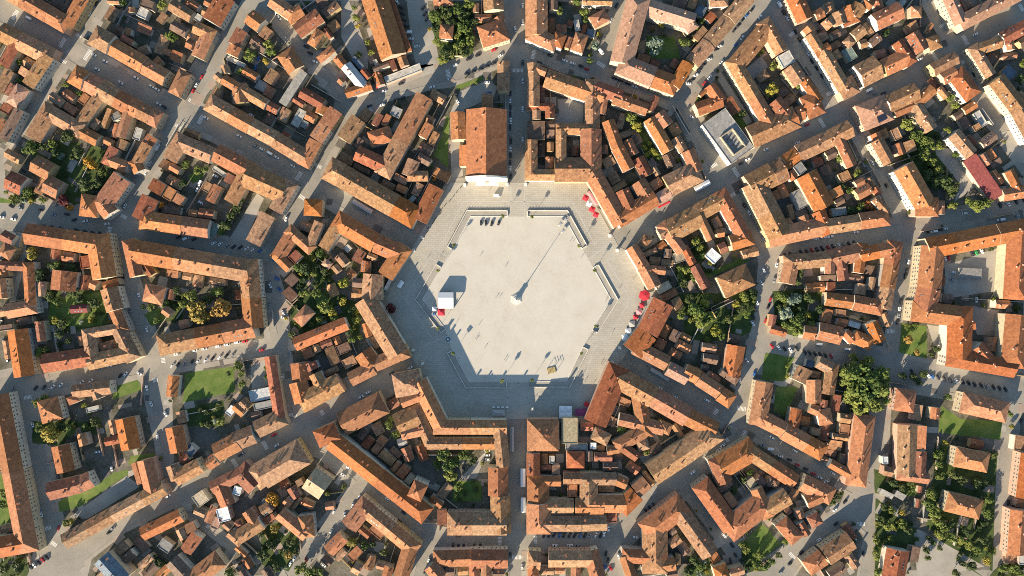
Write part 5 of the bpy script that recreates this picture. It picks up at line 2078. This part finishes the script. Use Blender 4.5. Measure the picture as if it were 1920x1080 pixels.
# ditches: an outer and an inner low stone wall with a planted floor
DITCH = (("952 394.5 875.5 394.5 839 463", "north-west"), ("988.5 394.5 1064.5 394.5 1101.5 461", "north-east"), ("1122 495.5 1159.5 562 1120 624.5", "east"),
         ("1103.5 655 1069 726 989.5 726", "south-east"), ("838 662 873 727.5 950.5 727.5", "south-west"), ("818 495 778.5 562 827 624.5", "west"))
BOL = MB(); BOL.lathe([(.16, 0), (.16, .7), (.2, .8), (.05, .95)], 8); BOLME = BOL.mesh('bollard', METAL)
for c, nm in DITCH:
    P = [Vector(G(*p)) for p in px(c)]; ctr = Vector(G(969, 561))
    def offs(P, dd):
        out = []
        for i in range(3):
            segs = [(P[j + 1] - P[j]).normalized() for j in (i - 1, i) if 0 <= j < 2]
            ns = [Vector((-t.y, t.x)) for t in segs]
            ns = [q if q.dot(ctr - P[i]) > 0 else -q for q in ns]
            b_ = sum(ns, Vector((0, 0))).normalized(); out.append(P[i] + b_ * (dd / b_.dot(ns[0])))
        return out
    e = link('ditch_wall', None, None, (P[1].x, P[1].y, 0)); tag(e, 'low bent stone-walled ditch on the %s side of the gravel' % nm, 'wall', 'walled ditches round the gravel', 'thing')
    org = P[1]
    def band(o0, o1, z0, z1, mb, m=0):
        A, B = offs(P, o0), offs(P, o1)
        for i in (0, 1):
            prism(mb, [tuple(q - org) for q in (A[i], A[i + 1], B[i + 1], B[i])], z0, z1, m)
    for nm_, o0, o1, z1, mt in (('outer_wall', 0.0, .38, 1.0, STONE), ('inner_wall', 4.6, 5.0, .4, STONE), ('planted_floor', .38, 4.6, .15, GRAV)):
        mb = MB(); band(o0, o1, 0.0, z1, mb); link(nm_, mb.mesh(nm_, mt), e)
    A, B = offs(P, 0.38), offs(P, 4.6)
    for q in (0, 2):
        t = (P[1] - P[q]).normalized() * .5
        mb = MB(); prism(mb, [tuple(z - org) for z in (A[q], B[q], B[q] + t, A[q] + t)], 0.0, 1.15); link('end_wall', mb.mesh('end_wall', STONE), e)
    if nm in ('north-west', 'north-east'):
        O = offs(P, -.9)
        for i in (0, 1):
            n = int((O[i + 1] - O[i]).length / 2.3)
            for k in range(n):
                q = O[i] + (O[i + 1] - O[i]) * ((k + .5) / n)
                tag(link('bollard', BOLME, None, (q.x, q.y, .125)), 'small dark bollard in the row along the %s ditch' % nm, 'bollard', 'bollards along the %s ditch' % nm)

# stage, tents, umbrellas, awnings
def cloth(n, c): return plain(n, c, 0.85)
CLW, CLR, CLP, CLV = cloth('white_canvas', (.7, .7, .69)), cloth('red_canvas', (.42, .03, .045)), cloth('pink_canvas', (.55, .24, .25)), cloth('purple_canvas', (.22, .05, .12))
CLG = cloth('grey_canvas', (.33, .32, .31))
def tent(x, y, Lp, Wp, a, mat, label, cat='tent', name='market_tent', h=2.6, rise=.9, gable=False, group=None, z=.125):
    l, w2 = Lp * S / 2, Wp * S / 2
    e = link(name, None, None, at(x, y, z), math.radians(-a)); tag(e, label, cat, group)
    mb = MB()
    if gable: rp = [(-l, 0, h + rise), (l, 0, h + rise)]
    else: 
        q = max(0.01, l - w2); rp = [(-q, 0, h + rise), (q, 0, h + rise)]
    mb.add([(-l, -w2, h), (l, -w2, h), (l, w2, h), (-l, w2, h), (-l, -w2, h - .3), (l, -w2, h - .3), (l, w2, h - .3), (-l, w2, h - .3)] + rp,
           [(0, 1, 9, 8), (2, 3, 8, 9), (3, 0, 8), (1, 2, 9), (4, 5, 1, 0), (5, 6, 2, 1), (6, 7, 3, 2), (7, 4, 0, 3), (7, 6, 5, 4)])
    link('canopy', mb.mesh('canopy', mat), e)
    for sx in (-1, 1):
        for sy in (-1, 1):
            p = MB(); p.tube((sx * (l - .2), sy * (w2 - .2), 0), (sx * (l - .2), sy * (w2 - .2), h - .25), .06); link('pole', p.mesh('pole', METAL), e)
    return e
e = link('stage', None, None, at(837, 563, SQ), math.radians(0)); tag(e, 'covered stage with a big white and grey roof west of the monument', 'stage')
b = MB(); b.box(-5.8, 5.8, -6.2, 6.2, 0, 1.1); link('deck', b.mesh('deck', plain('black_deck', (.05, .05, .05))), e)
b = MB(); b.add([(-6, -6.3, 5), (6, -6.3, 5), (6, 2, 5.6), (-6, 2, 5.6), (-6, -6.3, 4.6), (6, -6.3, 4.6), (6, 2, 5.2), (-6, 2, 5.2)], [(0, 1, 2, 3), (7, 6, 5, 4), (4, 5, 1, 0), (5, 6, 2, 1), (6, 7, 3, 2), (7, 4, 0, 3)])
link('roof', b.mesh('roof', plain('white_stage_sheet', (.74, .74, .74))), e)
b = MB(); b.add([(-6, 2.02, 5.6), (6, 2.02, 5.6), (6, 6.3, 4.8), (-6, 6.3, 4.8), (-6, 2.02, 5.2), (6, 2.02, 5.2), (6, 6.3, 4.4), (-6, 6.3, 4.4)], [(0, 1, 2, 3), (7, 6, 5, 4), (4, 5, 1, 0), (5, 6, 2, 1), (6, 7, 3, 2), (7, 4, 0, 3)])
link('rear_roof', b.mesh('rear_roof', plain('grey_stage_sheet', (.5, .51, .52))), e)
for sx in (-1, 1):
    for y0, z1 in ((-6, 4.6), (6, 4.4)):
        b = MB(); b.box(sx * 5.7 - .25, sx * 5.7 + .25, y0 - .25, y0 + .25, 0, z1); link('post', b.mesh('post', METAL), e)
b = MB(); b.box(-5.7, 5.7, 5.95, 6.05, 1.1, 4.3); link('back_cloth', b.mesh('back_cloth', plain('dark_back_cloth', (.03, .03, .035))), e)
tent(828, 585, 13, 13, 0, CLR, 'red square tent with a pointed roof below the stage', z=SQ)
tent(815.5, 579, 8, 8, 0, CLW, 'small white booth tent at the corner of the stage', z=SQ)
b = MB(); b.box(-.9, .9, -.8, .8, 0, 1.6, 0, .1); tag(link('portable_cabin', b.mesh('portable_cabin', CARMAT['b']), None, at(814, 589, SQ), .4), 'small bright blue cabin beside the red tent', 'cabin')
tent(935, 773, 24, 12, 0, CLG, 'grey double tent by the south facade, west of the south street', gable=False)
for k in range(4):
    b = MB(); b.box(-1.1, 1.1, -.5, .5, .7, .8); tab = link('trestle_table', None, None, at(926 + 8.3 * k, 763, .125)); link('table_top', b.mesh('table_top', WHITE), tab)
    for sx in (-.9, .9):
        b = MB(); b.box(sx - .05, sx + .05, -.4, .4, 0, .7); link('leg', b.mesh('leg', METAL), tab)
    tag(tab, 'white trestle table before the grey double tent, %s from the west' % ordinal(k + 1), 'table', 'trestle tables')
tent(1054, 766, 12, 12, 0, CLW, 'white tent in the south shade, north-western of four', group='four white tents'); tent(1066, 766, 12, 12, 0, CLW, 'white tent in the south shade, north-eastern of four', group='four white tents')
tent(1054, 778, 12, 12, 0, CLW, 'white tent in the south shade, south-western of four', group='four white tents'); tent(1066, 778, 12, 12, 0, CLW, 'white tent in the south shade, south-eastern of four', group='four white tents')
tent(1089, 772, 22, 13, 0, CLV, 'purple cafe awning tent in the south-east corner of the square')
tent(1099, 757, 9, 9, 20, CLR, 'dark red tent in the shade near the south-east building')
tent(681, 388, 42, 9, 31, CLG, 'long pale market canopy in the north-west radial street', name='street_canopy', gable=True, z=0)
tent(1236, 701, 40, 7, 31, CLG, 'long pale market canopy in the south-east radial street', name='street_canopy', gable=True, z=0)
tent(1315, 349, 31, 10, -28, CLW, 'white market canopy in the north-east radial street', name='street_canopy', gable=True, z=0)
tent(980.5, 894, 34, 9, 90, CLW, 'long white canopy in the south street, middle of three', name='street_canopy', gable=True, group='canopies in the south street', z=0)
tent(981, 945, 28, 9, 90, CLW, 'white canopy in the south street, southernmost of three', name='street_canopy', gable=True, group='canopies in the south street', z=0)
tent(960, 822, 46, 8, 90, CLG, 'greyish canopy in the south street, northernmost of three', name='street_canopy', gable=True, group='canopies in the south street', z=0)
tent(752, 533, 14, 8, -58, CLW, 'white tent on the paving by the west facade, in shade')
tent(1110, 373, 30, 7, 57, CLP, 'pale pink awning along the north-east facade of the square', 'awning', 'facade_awning', 3.0, .3)
tent(687, 173, 28, 5, -22, CLR, 'long red awning on the ring street north-west', 'awning', 'shop_awning', 2.8, .3, z=0)
tent(712, 161, 14, 9, -22, CLR, 'short red awning tent on the ring street north-west', 'awning', 'shop_awning', 2.8, .4, z=0)
tent(1244, 384, 26, 4, -27, CLR, 'narrow red awning in the north-east radial street', 'awning', 'shop_awning', 2.8, .3, z=0)
def umbrella(x, y, r, mat, label, n=6, a=0.0):
    r *= S; e = link('patio_umbrella', None, None, at(x, y, .125), a); tag(e, label, 'umbrella', 'cafe umbrellas')
    mb = MB(); mb.add([(0, 0, 3.3)] + [(r * math.cos(2 * math.pi * k / n), r * math.sin(2 * math.pi * k / n), 2.6) for k in range(n)] + [(r * math.cos(2 * math.pi * k / n), r * math.sin(2 * math.pi * k / n), 2.4) for k in range(n)],
                      [(0, 1 + k, 1 + (k + 1) % n) for k in range(n)] + [(1 + k, 1 + n + k, 1 + n + (k + 1) % n, 1 + (k + 1) % n) for k in range(n)])
    link('canopy', mb.mesh('canopy', mat), e)
    p = MB(); p.tube((0, 0, 0), (0, 0, 3.25), .05); link('pole', p.mesh('pole', METAL), e)
    p = MB(); p.lathe([(.4, 0), (.4, .08), (.1, .15)], 10); link('base', p.mesh('base', METAL), e)
umbrella(1207, 554, 11, CLR, 'largest red umbrella of the east cafe', 6, .3); umbrella(1202.5, 572, 6.5, CLR, 'square red umbrella just below the largest one', 4, .9)
umbrella(1197, 584, 7.5, CLP, 'pink umbrella in the east cafe row', 4, .95); umbrella(1190.5, 594, 6, CLR, 'southernmost red umbrella of the east cafe', 4, .9)
umbrella(1177.5, 621, 8, CLW, 'upper white umbrella near the south-east street', 4, .95); umbrella(1171, 632, 8, CLW, 'lower white umbrella near the south-east street', 4, .95)
umbrella(1184, 607, 8, CLG, 'dark grey umbrella between red and white ones', 4, .95)
umbrella(1097.5, 372, 7.5, CLR, 'northernmost red umbrella of the north-east cafe', 4, .35); umbrella(1104, 383, 7, CLW, 'white umbrella between red ones at the north-east cafe', 4, .35)
umbrella(1109.5, 393, 7.5, CLR, 'middle red umbrella of the north-east cafe', 4, .35); umbrella(1116.5, 403, 7, CLR, 'southernmost red umbrella of the north-east cafe', 4, .35)
# fountain in the west gap, frame stand, benches, stone tables
e = link('fountain', None, None, at(840, 636, SQ)); tag(e, 'small round stone fountain in the shaded south-west gap', 'fountain')
b = MB(); b.lathe([(2.6, 0), (2.6, .5), (2.2, .5), (2.2, .25)], 20); link('basin', b.mesh('basin', STONE), e)
b = MB(); b.lathe([(2.15, .3), (.3, .34)], 20); link('water', b.mesh('water', plain('fountain_water', (.1, .16, .18), .05)), e)
b = MB(); b.lathe([(.35, .3), (.25, 1.4), (.8, 1.6), (.1, 1.75)], 12); link('spout', b.mesh('spout', STONE), e)
e = link('frame_stand', None, None, at(1034, 694, SQ), math.radians(15)); tag(e, 'open metal frame stand with a yellow base in the south-east of the gravel', 'stand')
b = MB(); b.box(-3.2, 3.2, -2.2, 2.2, 0, .5); link('base', b.mesh('base', plain('yellow_board', (.32, .24, .1))), e)
for sx in (-1, 1):
    for sy in (-1, 1):
        b = MB(); b.box(sx * 3 - .1, sx * 3 + .1, sy * 2 - .1, sy * 2 + .1, .5, 3.4); link('post', b.mesh('post', METAL), e)
for k in range(4):
    b = MB(); b.box(-3.1 + 2.0 * k, -2.95 + 2.0 * k, -2.2, 2.2, 3.4, 3.55); link('beam', b.mesh('beam', METAL), e)
BT = MB(); BT.box(-.9, .9, -.22, .22, .42, .5); BTM = BT.mesh('seat', WOOD)
BL2 = MB(); BL2.box(-.06, .06, -.2, .2, 0, .42); BLM = BL2.mesh('leg', METAL)
BBk = MB(); BBk.box(-.9, .9, .2, .26, .5, .95); BBM = BBk.mesh('backrest', WOOD)
for k in range(12):
    f = k / 11; x, y = 862 - 70 * f + rnd.uniform(-3, 3), 352 + 92 * f
    e = link('bench', None, None, at(x, y, .125), math.radians(52)); link('seat', BTM, e); link('backrest', BBM, e); link('leg', BLM, e, (-.7, 0, 0)); link('leg', BLM, e, (.7, 0, 0))
    tag(e, 'dark wooden bench along the north-west edge of the square, %s from the north' % ordinal(k + 1), 'bench', 'benches along the north-west edge')
# stalls standing in the corner of the north-east ditch
for k, (x, y, m, w_) in enumerate(((1050, 421, CLG, 'west'), (1060, 413, CLG, 'north'), (1055, 434, CLG, 'south'))):
    tent(x, y, 9, 6, -50, m, 'little grey stall in the north-east corner of the gravel, the %s one' % w_, 'stall', 'market_stall', 2.2, .4, z=SQ)
# rooftop solar panels and a garden pool
b = MB()
for i in range(4):
    for j in range(3): b.box(-3.6 + 1.9 * i, -1.8 + 1.9 * i, -2.6 + 1.8 * j, -0.9 + 1.8 * j, 0, .06)
e = link('solar_array', b.mesh('solar_array', plain('solar_cell', (.015, .02, .035), .15)), None, (*G(1652, 222, 10), 11.3), math.radians(27)); e.rotation_euler = (math.radians(-17) * -1, 0, math.radians(27)); tag(e, 'dark solar panel array on the pink hipped roof', 'solar panels')
b = MB(); b.box(-2.2, 2.2, -2.6, 2.6, 0, .18); b.box(-1.9, 1.9, -2.3, 2.3, .17, .19, 1); e = link('swimming_pool', b.mesh('swimming_pool', [STONE, plain('pool_water', (.08, .35, .45), .05)]), None, at(71, 632, .13), .15); tag(e, 'small bright blue garden pool behind the orange west range', 'pool')
